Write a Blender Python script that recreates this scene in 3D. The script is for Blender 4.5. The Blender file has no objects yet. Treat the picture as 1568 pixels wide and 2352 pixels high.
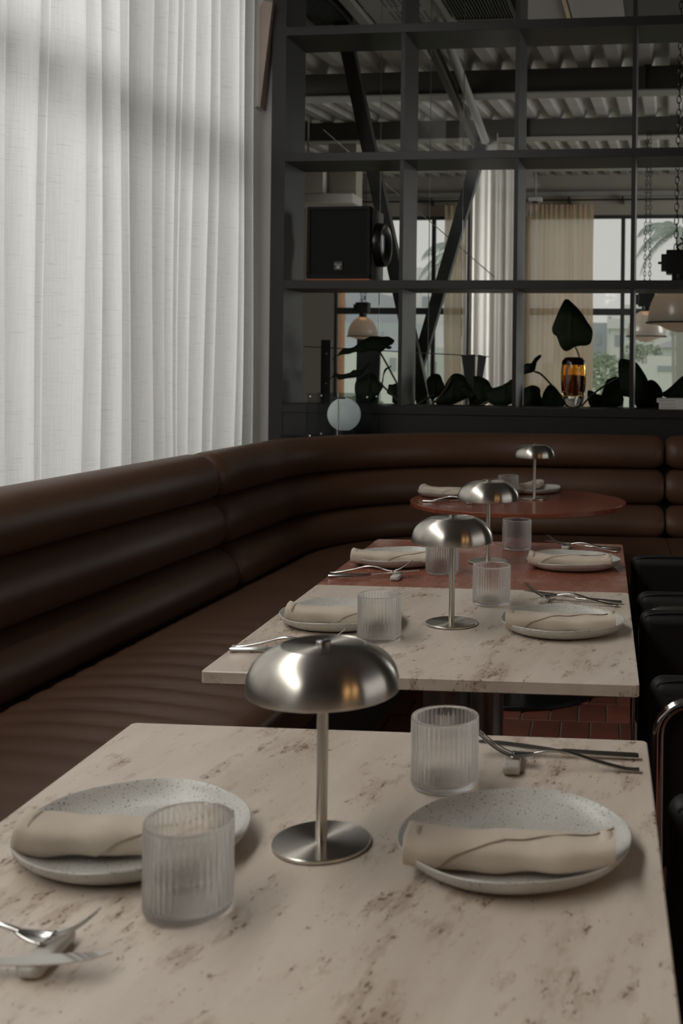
import bpy, bmesh, math, random
from mathutils import Vector, Matrix
random.seed(7)
PI = math.pi
scn = bpy.context.scene
COL = scn.collection

# ---------------------------------------------------------------- camera
TABLE_Z = 0.75
CAM_Z = 1.27251
cam_data = bpy.data.cameras.new('camera')
cam = bpy.data.objects.new('camera', cam_data)
COL.objects.link(cam)
YAW, ROLL = 0.07422, 0.01095          # turn to the left, small roll
right = Vector((math.cos(YAW), math.sin(YAW), 0))
fwd = Vector((-math.sin(YAW), math.cos(YAW), 0))
up = Vector((0, 0, 1))
r2 = right * math.cos(ROLL) + up * math.sin(ROLL)
u2 = up * math.cos(ROLL) - right * math.sin(ROLL)
m = Matrix((r2, u2, -fwd)).transposed().to_4x4()
m.translation = Vector((0, 0, CAM_Z))
cam.matrix_world = m
cam_data.sensor_fit = 'VERTICAL'
cam_data.sensor_height = 36.0
cam_data.lens = 39.1495
cam_data.shift_x = -0.17397
cam_data.shift_y = -0.13840
cam_data.clip_start = 0.02
cam_data.clip_end = 500
cam_data.dof.use_dof = True
cam_data.dof.focus_distance = 2.35
cam_data.dof.aperture_fstop = 8.0
scn.camera = cam

# ---------------------------------------------------------------- world and light
world = bpy.data.worlds.new('overcast_sky')
scn.world = world
world.use_nodes = True
wn, wl = world.node_tree.nodes, world.node_tree.links
wn.clear()
w_out = wn.new('ShaderNodeOutputWorld')
w_bg = wn.new('ShaderNodeBackground')
w_tc = wn.new('ShaderNodeTexCoord')
w_sep = wn.new('ShaderNodeSeparateXYZ')
w_ramp = wn.new('ShaderNodeValToRGB')
w_ramp.color_ramp.elements[0].position = 0.0
w_ramp.color_ramp.elements[0].color = (0.96, 0.925, 0.895, 1)
w_ramp.color_ramp.elements[1].position = 0.8
w_ramp.color_ramp.elements[1].color = (1.0, 0.97, 0.945, 1)
wl.new(w_tc.outputs['Generated'], w_sep.inputs[0])
wl.new(w_sep.outputs['Z'], w_ramp.inputs[0])
wl.new(w_ramp.outputs[0], w_bg.inputs['Color'])
w_bg.inputs['Strength'].default_value = 0.80
wl.new(w_bg.outputs[0], w_out.inputs[0])

TH = 0.058                            # the building is turned this much against the tables
CT, ST = math.cos(TH), math.sin(TH)
def F(t, n, z=0.0):                   # building frame: t along the shelf, n into the room behind
    return Vector((-1.77 + t * CT + n * ST, 5.935 - t * ST + n * CT, z))

def area_light(name, loc, direction, sx, sy, power, color, spread=PI):
    d = bpy.data.lights.new(name, 'AREA')
    d.shape = 'RECTANGLE'; d.size = sx; d.size_y = sy
    d.energy = power; d.color = color; d.spread = spread
    o = bpy.data.objects.new(name, d); COL.objects.link(o)
    o.location = loc
    o.rotation_euler = Vector(direction).to_track_quat('-Z', 'Z').to_euler()
    return o
# daylight falling through the tall window on the left
area_light('window_daylight', F(-4.8, -1.6, 3.0), Vector((CT, -ST, -0.12)), 16.0, 3.6, 720, (0.965, 0.985, 0.985))
# added soft fill light over the window side of the tables, no real skylight
area_light('table_fill_light', F(0.24, -5.1, 3.60), Vector((0.50, 0.0, -1.0)), 1.15, 6.2, 146, (1.0, 0.975, 0.935))
# daylight through the glazed side of the far room, outside the picture to the right
area_light('far_room_daylight', F(6.1, 6.3, 1.8), Vector((-CT, ST, 0.04)), 8.2, 2.6, 380, (1.0, 0.985, 0.95))

# daylight through the glazed left side of the far room, hidden from here by the curtain
area_light('side_daylight', F(-1.75, 2.75, 2.1), Vector((0.80 * CT + 0.6 * ST, 0.6 * CT - 0.80 * ST, -0.25)), 2.6, 1.8, 48, (1.0, 0.98, 0.95), 1.6)
# warm lamps burning in the front room, behind and to the side of the viewer
area_light('warm_lamp', F(4.5, -6.7, 1.9), Vector((-0.8, 0.6, -0.1)), 0.28, 0.7, 3.2, (1.0, 0.55, 0.22))
area_light('warm_lamp', F(5.2, -6.2, 1.9), Vector((-0.8, 0.6, -0.1)), 0.28, 0.7, 3.2, (1.0, 0.55, 0.22))

scn.view_settings.view_transform = 'Standard'
scn.view_settings.look = 'None'
scn.view_settings.gamma = 1.0
scn.view_settings.use_curve_mapping = False
scn.view_settings.exposure = 0.0
scn.cycles.use_denoising = True
scn.cycles.max_bounces = 12
scn.cycles.transmission_bounces = 12
scn.cycles.transparent_max_bounces = 24
scn.cycles.diffuse_bounces = 6
scn.cycles.glossy_bounces = 5
scn.cycles.blur_glossy = 1.0
scn.cycles.sample_clamp_indirect = 6.0

# ---------------------------------------------------------------- materials
def mat(name):
    mt = bpy.data.materials.new(name); mt.use_nodes = True
    nt = mt.node_tree
    return mt, nt.nodes, nt.links, nt.nodes['Principled BSDF']
def simple(name, col, rough=0.5, metal=0.0, spec=0.5, bump=0.0, bscale=60, var=0.0, vscale=6, coat=0.0):
    mt, n, l, b = mat(name)
    b.inputs['Base Color'].default_value = (*col, 1)
    b.inputs['Roughness'].default_value = rough
    b.inputs['Metallic'].default_value = metal
    b.inputs['Specular IOR Level'].default_value = spec
    b.inputs['Coat Weight'].default_value = coat
    if var or bump:
        tc = n.new('ShaderNodeTexCoord')
    if var:
        nz = n.new('ShaderNodeTexNoise'); nz.inputs['Scale'].default_value = vscale; nz.inputs['Detail'].default_value = 5
        l.new(tc.outputs['Object'], nz.inputs['Vector'])
        rp = n.new('ShaderNodeValToRGB')
        rp.color_ramp.elements[0].position = 0.3; rp.color_ramp.elements[1].position = 0.7
        rp.color_ramp.elements[0].color = (*[c * (1 - var) for c in col], 1)
        rp.color_ramp.elements[1].color = (*[min(1, c * (1 + var)) for c in col], 1)
        l.new(nz.outputs['Fac'], rp.inputs[0]); l.new(rp.outputs[0], b.inputs['Base Color'])
    if bump:
        nb = n.new('ShaderNodeTexNoise'); nb.inputs['Scale'].default_value = bscale; nb.inputs['Detail'].default_value = 4
        l.new(tc.outputs['Object'], nb.inputs['Vector'])
        bp = n.new('ShaderNodeBump'); bp.inputs['Strength'].default_value = bump; bp.inputs['Distance'].default_value = 0.004
        l.new(nb.outputs['Fac'], bp.inputs['Height']); l.new(bp.outputs[0], b.inputs['Normal'])
    return mt

def streak_nodes(n, l, scale, nscale, detail=6, rough=0.6, rot=0.17):
    tc = n.new('ShaderNodeTexCoord'); m0 = n.new('ShaderNodeMapping'); mp = n.new('ShaderNodeMapping')
    m0.inputs['Rotation'].default_value = (0, 0, rot)
    mp.inputs['Scale'].default_value = scale
    l.new(tc.outputs['Object'], m0.inputs['Vector']); l.new(m0.outputs[0], mp.inputs['Vector'])
    nz = n.new('ShaderNodeTexNoise'); nz.inputs['Scale'].default_value = nscale
    nz.inputs['Detail'].default_value = detail; nz.inputs['Roughness'].default_value = rough
    l.new(mp.outputs[0], nz.inputs['Vector'])
    return nz
def ramp(n, l, src, stops):
    rp = n.new('ShaderNodeValToRGB'); cr = rp.color_ramp
    while len(cr.elements) < len(stops): cr.elements.new(0.5)
    for e, (p, c) in zip(cr.elements, stops):
        e.position = p; e.color = (*c, 1) if len(c) == 3 else c
    l.new(src, rp.inputs[0]); return rp
def mix(n, l, fac, a, b, mode='MIX'):
    mx = n.new('ShaderNodeMix'); mx.data_type = 'RGBA'; mx.blend_type = mode
    if isinstance(fac, (int, float)): mx.inputs['Factor'].default_value = fac
    else: l.new(fac, mx.inputs['Factor'])
    l.new(a, mx.inputs[6])
    if isinstance(b, tuple): mx.inputs[7].default_value = (*b, 1)
    else: l.new(b, mx.inputs[7])
    return mx.outputs[2]

def travertine(name, base_a, base_b, stain, pit, pit_amount, stain_mix=0.5, cloud=None, rough=0.34, rot=0.17):
    mt, n, l, b = mat(name)
    bands = streak_nodes(n, l, (5.0, 1.1, 3.0), 2.4, 5, rot=rot)
    base = ramp(n, l, bands.outputs['Fac'], [(0.30, base_a), (0.68, base_b)]).outputs[0]
    if cloud:
        cl = streak_nodes(n, l, (1, 1, 1), 5.5, 6)
        cm = ramp(n, l, cl.outputs['Fac'], [(0.55, (0, 0, 0)), (0.72, (1, 1, 1))]).outputs[0]
        base = mix(n, l, cm, base, cloud)
    patch = streak_nodes(n, l, (2.6, 1.0, 2.0), 4.2, 3, rot=rot)
    st = streak_nodes(n, l, (2.8, 1.0, 2.0), 15, 6, 0.72, rot=rot)
    fine = streak_nodes(n, l, (2.4, 1.0, 2.0), 85, 3, 0.65, rot=rot)
    def madd(x, k, y):
        q = n.new('ShaderNodeMath'); q.operation = 'MULTIPLY_ADD'
        l.new(x, q.inputs[0]); q.inputs[1].default_value = k; l.new(y, q.inputs[2]); return q.outputs[0]
    s1 = madd(patch.outputs['Fac'], 0.60, st.outputs['Fac'])
    sm = ramp(n, l, s1, [(0.83, (0, 0, 0)), (0.94, (stain_mix,) * 3)]).outputs[0]
    base = mix(n, l, sm, base, stain)
    s2 = madd(st.outputs['Fac'], 0.75, madd(patch.outputs['Fac'], 0.45, fine.outputs['Fac']))
    hv = n.new('ShaderNodeMath'); hv.operation = 'MULTIPLY'; hv.inputs[1].default_value = 0.5; l.new(s2, hv.inputs[0]); s2 = hv.outputs[0]
    pm = ramp(n, l, s2, [(pit_amount, (0, 0, 0)), (pit_amount + 0.025, (0.9, 0.9, 0.9))]).outputs[0]
    base2 = mix(n, l, pm, base, pit)
    l.new(base2, b.inputs['Base Color'])
    rr = ramp(n, l, pm, [(0.0, (rough,) * 3), (1.0, (0.7,) * 3)]); l.new(rr.outputs[0], b.inputs['Roughness'])
    bp = n.new('ShaderNodeBump'); bp.invert = True
    bp.inputs['Strength'].default_value = 0.3; bp.inputs['Distance'].default_value = 0.0015
    l.new(pm, bp.inputs['Height']); l.new(bp.outputs[0], b.inputs['Normal'])
    return mt

M = {}
M['travertine'] = travertine('beige_travertine', (0.55, 0.465, 0.385), (0.70, 0.615, 0.525), (0.36, 0.255, 0.18), (0.19, 0.125, 0.085), 0.632)
M['red_travertine'] = travertine('red_travertine', (0.22, 0.068, 0.042), (0.30, 0.105, 0.066), (0.33, 0.17, 0.12), (0.14, 0.042, 0.03), 0.66, 0.35, cloud=(0.42, 0.27, 0.21), rough=0.25)
M['red_marble'] = travertine('red_veined_stone', (0.20, 0.058, 0.034), (0.27, 0.085, 0.05), (0.13, 0.035, 0.022), (0.11, 0.03, 0.02), 0.67, 0.5, rough=0.20, rot=1.5)

def leather(name, col, rough):
    mt, n, l, b = mat(name)
    tc = n.new('ShaderNodeTexCoord')
    nz = n.new('ShaderNodeTexNoise'); nz.inputs['Scale'].default_value = 3; nz.inputs['Detail'].default_value = 4
    l.new(tc.outputs['Object'], nz.inputs['Vector'])
    rp = ramp(n, l, nz.outputs['Fac'], [(0.3, tuple(c * 0.85 for c in col)), (0.7, tuple(c * 1.15 for c in col))])
    l.new(rp.outputs[0], b.inputs['Base Color'])
    b.inputs['Roughness'].default_value = rough
    b.inputs['Specular IOR Level'].default_value = 0.34
    vo = n.new('ShaderNodeTexVoronoi'); vo.inputs['Scale'].default_value = 420
    l.new(tc.outputs['Object'], vo.inputs['Vector'])
    bp = n.new('ShaderNodeBump'); bp.inputs['Strength'].default_value = 0.12; bp.inputs['Distance'].default_value = 0.001
    l.new(vo.outputs['Distance'], bp.inputs['Height']); l.new(bp.outputs[0], b.inputs['Normal'])
    return mt
M['brown_leather'] = leather('brown_leather', (0.085, 0.043, 0.024), 0.43)
M['black_leather'] = leather('black_leather', (0.009, 0.008, 0.0075), 0.55)
M['plinth'] = simple('dark_plinth', (0.02, 0.015, 0.012), 0.6)
M['plinth_steel'] = simple('blackened_steel', (0.05, 0.05, 0.05), 0.35, 0.9)

def wood(name, a, b_, rough=0.42):
    mt, n, l, b = mat(name)
    g = streak_nodes(n, l, (1.0, 14, 14), 6.0, 6)
    rp = ramp(n, l, g.outputs['Fac'], [(0.32, a), (0.68, b_)])
    l.new(rp.outputs[0], b.inputs['Base Color'])
    b.inputs['Roughness'].default_value = rough
    b.inputs['Specular IOR Level'].default_value = 0.4
    bp = n.new('ShaderNodeBump'); bp.inputs['Strength'].default_value = 0.15; bp.inputs['Distance'].default_value = 0.002
    l.new(g.outputs['Fac'], bp.inputs['Height']); l.new(bp.outputs[0], b.inputs['Normal'])
    return mt
M['shelf_wood'] = wood('black_stained_oak', (0.0085, 0.0072, 0.0067), (0.0150, 0.0125, 0.0116))
def wood_v(name, a, b_, rough=0.42):
    mt = wood(name, a, b_, rough)
    for nd in mt.node_tree.nodes:
        if nd.type == 'MAPPING': nd.inputs['Scale'].default_value = (14, 14, 1.0)
    return mt
M['shelf_wood_v'] = wood_v('black_stained_oak_upright', (0.0085, 0.0072, 0.0067), (0.0150, 0.0125, 0.0116))

def brushed(name, col, rough, radial=True, aniso=0.75):
    mt, n, l, b = mat(name)
    b.inputs['Base Color'].default_value = (*col, 1)
    b.inputs['Metallic'].default_value = 1.0
    b.inputs['Roughness'].default_value = rough
    b.inputs['Anisotropic'].default_value = aniso
    b.inputs['Anisotropic Rotation'].default_value = 0.25
    tg = n.new('ShaderNodeTangent'); tg.direction_type = 'RADIAL'; tg.axis = 'Z'
    l.new(tg.outputs[0], b.inputs['Tangent'])
    return mt
M['brushed_steel'] = brushed('brushed_steel', (0.60, 0.565, 0.51), 0.28, aniso=0.9)
M['chrome'] = simple('chrome', (0.62, 0.61, 0.59), 0.12, 1.0)
M['cutlery_steel'] = simple('cutlery_steel', (0.58, 0.56, 0.53), 0.17, 1.0)
M['steel_column'] = brushed('satin_steel_column', (0.30, 0.29, 0.28), 0.35)

def speckled(name):
    mt, n, l, b = mat(name)
    tc = n.new('ShaderNodeTexCoord')
    nz = n.new('ShaderNodeTexNoise'); nz.inputs['Scale'].default_value = 400; nz.inputs['Detail'].default_value = 2
    l.new(tc.outputs['Object'], nz.inputs['Vector'])
    nz2 = n.new('ShaderNodeTexNoise'); nz2.inputs['Scale'].default_value = 14; nz2.inputs['Detail'].default_value = 3
    l.new(tc.outputs['Object'], nz2.inputs['Vector'])
    base = ramp(n, l, nz2.outputs['Fac'], [(0.3, (0.47, 0.46, 0.42)), (0.7, (0.57, 0.56, 0.52))]).outputs[0]
    m1 = ramp(n, l, nz.outputs['Fac'], [(0.325, (1, 1, 1)), (0.375, (0, 0, 0))]).outputs[0]
    base = mix(n, l, m1, base, (0.12, 0.10, 0.085))
    l.new(base, b.inputs['Base Color'])
    b.inputs['Roughness'].default_value = 0.33
    return mt
M['stoneware'] = speckled('speckled_stoneware')
M['rest_stone'] = simple('glazed_clay', (0.52, 0.50, 0.45), 0.35, var=0.08, vscale=40)

def cloth(name, col, scale=900):
    mt, n, l, b = mat(name)
    tc = n.new('ShaderNodeTexCoord')
    nz = n.new('ShaderNodeTexNoise'); nz.inputs['Scale'].default_value = 9; nz.inputs['Detail'].default_value = 4
    l.new(tc.outputs['Object'], nz.inputs['Vector'])
    rp = ramp(n, l, nz.outputs['Fac'], [(0.3, tuple(c * .93 for c in col)), (0.7, tuple(c * 1.05 for c in col))])
    l.new(rp.outputs[0], b.inputs['Base Color'])
    b.inputs['Roughness'].default_value = 0.9
    b.inputs['Specular IOR Level'].default_value = 0.15
    wv = n.new('ShaderNodeTexNoise'); wv.inputs['Scale'].default_value = scale
    l.new(tc.outputs['Object'], wv.inputs['Vector'])
    ad = n.new('ShaderNodeTexNoise'); ad.inputs['Scale'].default_value = 28; ad.inputs['Detail'].default_value = 3
    l.new(tc.outputs['Object'], ad.inputs['Vector'])
    bp = n.new('ShaderNodeBump'); bp.inputs['Strength'].default_value = 0.25; bp.inputs['Distance'].default_value = 0.0015
    bp2 = n.new('ShaderNodeBump'); bp2.inputs['Strength'].default_value = 0.5; bp2.inputs['Distance'].default_value = 0.006
    l.new(wv.outputs['Fac'], bp.inputs['Height']); l.new(ad.outputs['Fac'], bp2.inputs['Height'])
    l.new(bp2.outputs[0], bp.inputs['Normal']); l.new(bp.outputs[0], b.inputs['Normal'])
    return mt
M['napkin'] = cloth('cream_linen', (0.60, 0.52, 0.425))

def sheer(name, col, trans, open_, slub=True, warm=None):
    mt = bpy.data.materials.new(name); mt.use_nodes = True
    n, l = mt.node_tree.nodes, mt.node_tree.links
    n.clear()
    out = n.new('ShaderNodeOutputMaterial')
    tc = n.new('ShaderNodeTexCoord')
    mp = n.new('ShaderNodeMapping'); mp.inputs['Scale'].default_value = (11, 11, 300)
    l.new(tc.outputs['Object'], mp.inputs['Vector'])
    nz = n.new('ShaderNodeTexNoise'); nz.inputs['Scale'].default_value = 1.0; nz.inputs['Detail'].default_value = 4; nz.inputs['Roughness'].default_value = 0.65
    l.new(mp.outputs[0], nz.inputs['Vector'])
    mp2 = n.new('ShaderNodeMapping'); mp2.inputs['Scale'].default_value = (330, 330, 5)
    l.new(tc.outputs['Object'], mp2.inputs['Vector'])
    nz2 = n.new('ShaderNodeTexNoise'); nz2.inputs['Scale'].default_value = 1.0; nz2.inputs['Detail'].default_value = 3
    l.new(mp2.outputs[0], nz2.inputs['Vector'])
    c1 = ramp(n, l, nz.outputs['Fac'], [(0.30, tuple(c * .78 for c in col)), (0.42, col)] if slub else [(0.2, col), (0.5, col)]).outputs[0]
    c2 = ramp(n, l, nz2.outputs['Fac'], [(0.3, (0.90,) * 3), (0.65, (1.0,) * 3)]).outputs[0]
    c = mix(n, l, 1.0, c1, c2, 'MULTIPLY')
    df = n.new('ShaderNodeBsdfDiffuse'); tl = n.new('ShaderNodeBsdfTranslucent'); tp = n.new('ShaderNodeBsdfTransparent')
    l.new(c, df.inputs[0]); l.new(c, tl.inputs[0])
    m1 = n.new('ShaderNodeMixShader'); m1.inputs[0].default_value = trans
    l.new(df.outputs[0], m1.inputs[1]); l.new(tl.outputs[0], m1.inputs[2])
    m2 = n.new('ShaderNodeMixShader'); m2.inputs[0].default_value = open_
    l.new(m1.outputs[0], m2.inputs[1]); l.new(tp.outputs[0], m2.inputs[2])
    l.new(m2.outputs[0], out.inputs[0])
    return mt
M['sheer_white'] = sheer('white_slub_sheer', (0.83, 0.825, 0.805), 0.66, 0.014)
M['sheer_cream'] = sheer('cream_sheer', (0.97, 0.82, 0.665), 0.72, 0.12, slub=False)
M['sheer_grey'] = sheer('pale_column_sheer', (0.93, 0.90, 0.85), 0.40, 0.03, slub=False)

def thin_glass(name, tint=(1, 1, 1), ior=1.35):
    mt = bpy.data.materials.new(name); mt.use_nodes = True
    n, l = mt.node_tree.nodes, mt.node_tree.links
    n.clear()
    out = n.new('ShaderNodeOutputMaterial')
    tp = n.new('ShaderNodeBsdfTransparent'); tp.inputs[0].default_value = (*tint, 1)
    gl = n.new('ShaderNodeBsdfGlossy'); gl.inputs['Roughness'].default_value = 0.02
    fr = n.new('ShaderNodeFresnel'); fr.inputs[0].default_value = ior
    mx = n.new('ShaderNodeMixShader')
    l.new(fr.outputs[0], mx.inputs[0]); l.new(tp.outputs[0], mx.inputs[1]); l.new(gl.outputs[0], mx.inputs[2])
    l.new(mx.outputs[0], out.inputs[0])
    return mt
M['window_glass'] = thin_glass('window_glass', (0.942, 0.942, 0.932))
M['partition_glass'] = thin_glass('partition_glass', (0.90, 0.915, 0.91), 1.10)
M['smoked_acrylic'] = thin_glass('smoked_acrylic', (0.80, 0.82, 0.82), 1.12)
M['glass_edge'] = simple('polished_glass_edge', (0.085, 0.10, 0.095), 0.45)

def real_glass(name, col, rough=0.0, ior=1.47):
    mt, n, l, b = mat(name)
    b.inputs['Base Color'].default_value = (*col, 1)
    b.inputs['Roughness'].default_value = rough
    b.inputs['IOR'].default_value = ior
    b.inputs['Transmission Weight'].default_value = 1.0
    return mt
def frosty_glass():
    mt, n, l, b = mat('ribbed_pressed_glass')
    b.inputs['Base Color'].default_value = (1, 1, 1, 1); b.inputs['Roughness'].default_value = 0.02
    b.inputs['IOR'].default_value = 1.47; b.inputs['Transmission Weight'].default_value = 1.0
    out = [x for x in n if x.type == 'OUTPUT_MATERIAL'][0]
    tp = n.new('ShaderNodeBsdfTransparent'); tl = n.new('ShaderNodeBsdfTranslucent'); tl.inputs[0].default_value = (0.9, 0.89, 0.87, 1)
    m1 = n.new('ShaderNodeMixShader')
    lw = n.new('ShaderNodeLayerWeight'); lw.inputs['Blend'].default_value = 0.35
    # rib crowns let light straight through, rib flanks bend and scatter it
    tr = ramp(n, l, lw.outputs['Facing'], [(0.010, (0.60,) * 3), (0.075, (0.10,) * 3)]); l.new(tr.outputs[0], m1.inputs[0])
    l.new(b.outputs[0], m1.inputs[1]); l.new(tp.outputs[0], m1.inputs[2])
    m2 = n.new('ShaderNodeMixShader')
    t2 = ramp(n, l, lw.outputs['Facing'], [(0.010, (0.03,) * 3), (0.075, (0.17,) * 3)]); l.new(t2.outputs[0], m2.inputs[0])
    l.new(m1.outputs[0], m2.inputs[1]); l.new(tl.outputs[0], m2.inputs[2])
    l.new(m2.outputs[0], out.inputs[0]); return mt
M['tumbler_glass'] = frosty_glass()
M['amber_glass'] = real_glass('amber_glass', (0.90, 0.56, 0.17), 0.0)
M['dark_amber_glass'] = real_glass('dark_amber_glass', (0.07, 0.022, 0.006), 0.0)
M['clear_glass'] = real_glass('clear_glass', (0.97, 0.97, 0.97), 0.0)

M['opal'] = simple('frosted_opal_glass', (0.74, 0.77, 0.76), 0.4)
for nd in M['opal'].node_tree.nodes:
    if nd.type == 'BSDF_PRINCIPLED':
        nd.inputs['Emission Color'].default_value = (0.88, 1.0, 0.98, 1); nd.inputs['Emission Strength'].default_value = 0.13  # faint glow put in for window light on the unlit globe
M['black_metal'] = simple('black_metal', (0.012, 0.012, 0.012), 0.4, 0.0)
M['window_frame'] = simple('dark_window_frame', (0.035, 0.04, 0.04), 0.5)
M['brace_steel'] = simple('dark_painted_steel', (0.020, 0.018, 0.016), 0.42)
M['beam_paint'] = simple('grey_brown_beam_paint', (0.085, 0.076, 0.065), 0.6, var=0.1, vscale=2)
M['pale_steel'] = simple('pale_painted_steel', (0.34, 0.335, 0.31), 0.5)
M['deck'] = simple('corrugated_deck', (0.42, 0.41, 0.38), 0.5, var=0.15, vscale=3)
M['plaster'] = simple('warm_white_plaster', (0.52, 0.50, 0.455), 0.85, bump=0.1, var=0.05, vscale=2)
M['plaster_dark'] = simple('dark_ceiling_paint', (0.16, 0.155, 0.15), 0.85)  # one even dark grey for ceilings and walls
M['beige_wall'] = simple('beige_wall_paint', (0.36, 0.335, 0.285), 0.85, var=0.06, vscale=1)
M['white_paint'] = simple('white_paint', (0.60, 0.59, 0.56), 0.6)
M['tan_wood'] = simple('pale_pinkish_board', (0.43, 0.345, 0.295), 0.6, var=0.05, vscale=8)
M['speaker_black'] = simple('black_speaker_paint', (0.010, 0.010, 0.010), 0.6, spec=0.15, bump=0.3, bscale=300)
M['speaker_grey'] = simple('textured_grey_paint', (0.17, 0.165, 0.155), 0.6, bump=0.5, bscale=260)
M['speaker_cone'] = simple('black_rubber', (0.010, 0.010, 0.010), 0.28)
M['copper_edge'] = simple('copper_edge', (0.30, 0.10, 0.04), 0.4, 0.5)
M['badge'] = simple('badge_plate', (0.022, 0.022, 0.022), 0.5)
M['badge_print'] = simple('badge_print', (0.42, 0.42, 0.40), 0.6)
M['book_white'] = simple('white_book_cover', (0.52, 0.51, 0.48), 0.6)
M['book_pages'] = simple('book_pages', (0.45, 0.43, 0.38), 0.8)
M['book_print'] = simple('spine_print', (0.25, 0.24, 0.22), 0.7)
M['leaf'] = simple('dark_green_leaf', (0.008, 0.015, 0.005), 0.6, spec=0.15, var=0.3, vscale=12)
M['leaf_stem'] = simple('leaf_stem', (0.035, 0.045, 0.015), 0.5)
M['leaf_stem_brown'] = simple('brown_leaf_stem', (0.10, 0.07, 0.03), 0.5)
M['planter'] = simple('black_planter', (0.012, 0.012, 0.012), 0.6)
M['slab_dark'] = simple('charcoal_slab', (0.035, 0.036, 0.037), 0.6, var=0.1, vscale=5)
M['grey_pot'] = simple('grey_folded_card', (0.10, 0.11, 0.11), 0.6)
M['tile'] = simple('terracotta_tile', (0.165, 0.052, 0.033), 0.5, var=0.3, vscale=5, bump=0.3, bscale=30)
M['grout'] = simple('pale_grout', (0.20, 0.15, 0.12), 0.85)
M['house_white'] = simple('hazed_render_white', (0.88, 0.88, 0.87), 0.9)  # houses, roofs and their windows lightened to stand in for distance haze
M['hazed_house_grey'] = simple('hazed_house_grey', (0.52, 0.55, 0.60), 0.9)
M['house_blue'] = simple('hazed_blue_grey_roof', (0.56, 0.60, 0.66), 0.9)
M['house_roof'] = simple('hazed_grey_roof', (0.45, 0.46, 0.48), 0.9)
M['hazed_house_window'] = simple('hazed_house_window', (0.46, 0.49, 0.52), 0.6)
M['brick'] = simple('orange_brick', (0.62, 0.33, 0.19), 0.9, var=0.12, vscale=9)
M['lawn'] = simple('lawn_grass', (0.36, 0.48, 0.28), 0.9, var=0.2, vscale=1.5)
M['bush'] = simple('hazed_bush_leaves', (0.40, 0.47, 0.36), 0.8, var=0.35, vscale=3)  # leaf green lightened as painted haze
M['palm'] = simple('hazed_palm_frond', (0.42, 0.48, 0.43), 0.7, var=0.2, vscale=2)  # pale grey-green carries painted haze
M['trunk'] = simple('palm_trunk', (0.48, 0.46, 0.43), 0.9)

def shade_mat():
    mt = bpy.data.materials.new('prismatic_acrylic_shade'); mt.use_nodes = True
    n, l = mt.node_tree.nodes, mt.node_tree.links
    n.clear()
    out = n.new('ShaderNodeOutputMaterial')
    df = n.new('ShaderNodeBsdfDiffuse'); df.inputs[0].default_value = (0.54, 0.525, 0.50, 1)
    tl = n.new('ShaderNodeBsdfTranslucent'); tl.inputs[0].default_value = (0.75, 0.725, 0.69, 1)
    gl = n.new('ShaderNodeBsdfGlossy'); gl.inputs['Roughness'].default_value = 0.25
    gl.inputs[0].default_value = (0.8, 0.78, 0.75, 1)
    tp = n.new('ShaderNodeBsdfTransparent')
    m1 = n.new('ShaderNodeMixShader'); m1.inputs[0].default_value = 0.55
    l.new(df.outputs[0], m1.inputs[1]); l.new(tl.outputs[0], m1.inputs[2])
    m2 = n.new('ShaderNodeMixShader'); m2.inputs[0].default_value = 0.18
    l.new(m1.outputs[0], m2.inputs[1]); l.new(gl.outputs[0], m2.inputs[2])
    m3 = n.new('ShaderNodeMixShader'); m3.inputs[0].default_value = 0.12
    l.new(m2.outputs[0], m3.inputs[1]); l.new(tp.outputs[0], m3.inputs[2])
    l.new(m3.outputs[0], out.inputs[0])
    return mt
M['pendant_shade'] = shade_mat()
def glow(name, col, s):
    mt, n, l, b = mat(name)
    b.inputs['Base Color'].default_value = (*col, 1)
    b.inputs['Emission Color'].default_value = (*col, 1); b.inputs['Emission Strength'].default_value = s
    return mt
M['warm_bulb'] = glow('warm_bulb', (1.0, 0.50, 0.18), 1.6)

def perforated():
    mt, n, l, b = mat('perforated_gypsum')
    tc = n.new('ShaderNodeTexCoord'); mp = n.new('ShaderNodeMapping')
    mp.inputs['Scale'].default_value = (26, 26, 26)
    l.new(tc.outputs['Object'], mp.inputs['Vector'])
    vo = n.new('ShaderNodeTexVoronoi'); vo.inputs['Randomness'].default_value = 0.0; vo.inputs['Scale'].default_value = 1.0
    vo.voronoi_dimensions = '2D'
    l.new(mp.outputs[0], vo.inputs['Vector'])
    gp = n.new('ShaderNodeMapping'); gp.inputs['Scale'].default_value = (2.6, 3.5, 1)
    l.new(tc.outputs['Object'], gp.inputs['Vector'])
    v2 = n.new('ShaderNodeTexVoronoi'); v2.voronoi_dimensions = '2D'; v2.inputs['Randomness'].default_value = 0; v2.distance = 'CHEBYCHEV'
    v2.inputs['Scale'].default_value = 1.0
    l.new(gp.outputs[0], v2.inputs['Vector'])
    d1 = ramp(n, l, vo.outputs['Distance'], [(0.24, (1, 1, 1)), (0.30, (0, 0, 0))]).outputs[0]
    d2 = ramp(n, l, v2.outputs['Distance'], [(0.36, (1, 1, 1)), (0.37, (0, 0, 0))]).outputs[0]
    mm = mix(n, l, 1.0, d1, d2, 'MULTIPLY')
    rgb = n.new('ShaderNodeRGB'); rgb.outputs[0].default_value = (0.38, 0.375, 0.36, 1)
    c = mix(n, l, mm, rgb.outputs[0], (0.02, 0.02, 0.02))
    l.new(c, b.inputs['Base Color']); b.inputs['Roughness'].default_value = 0.9
    return mt
M['perforated'] = perforated()
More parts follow.
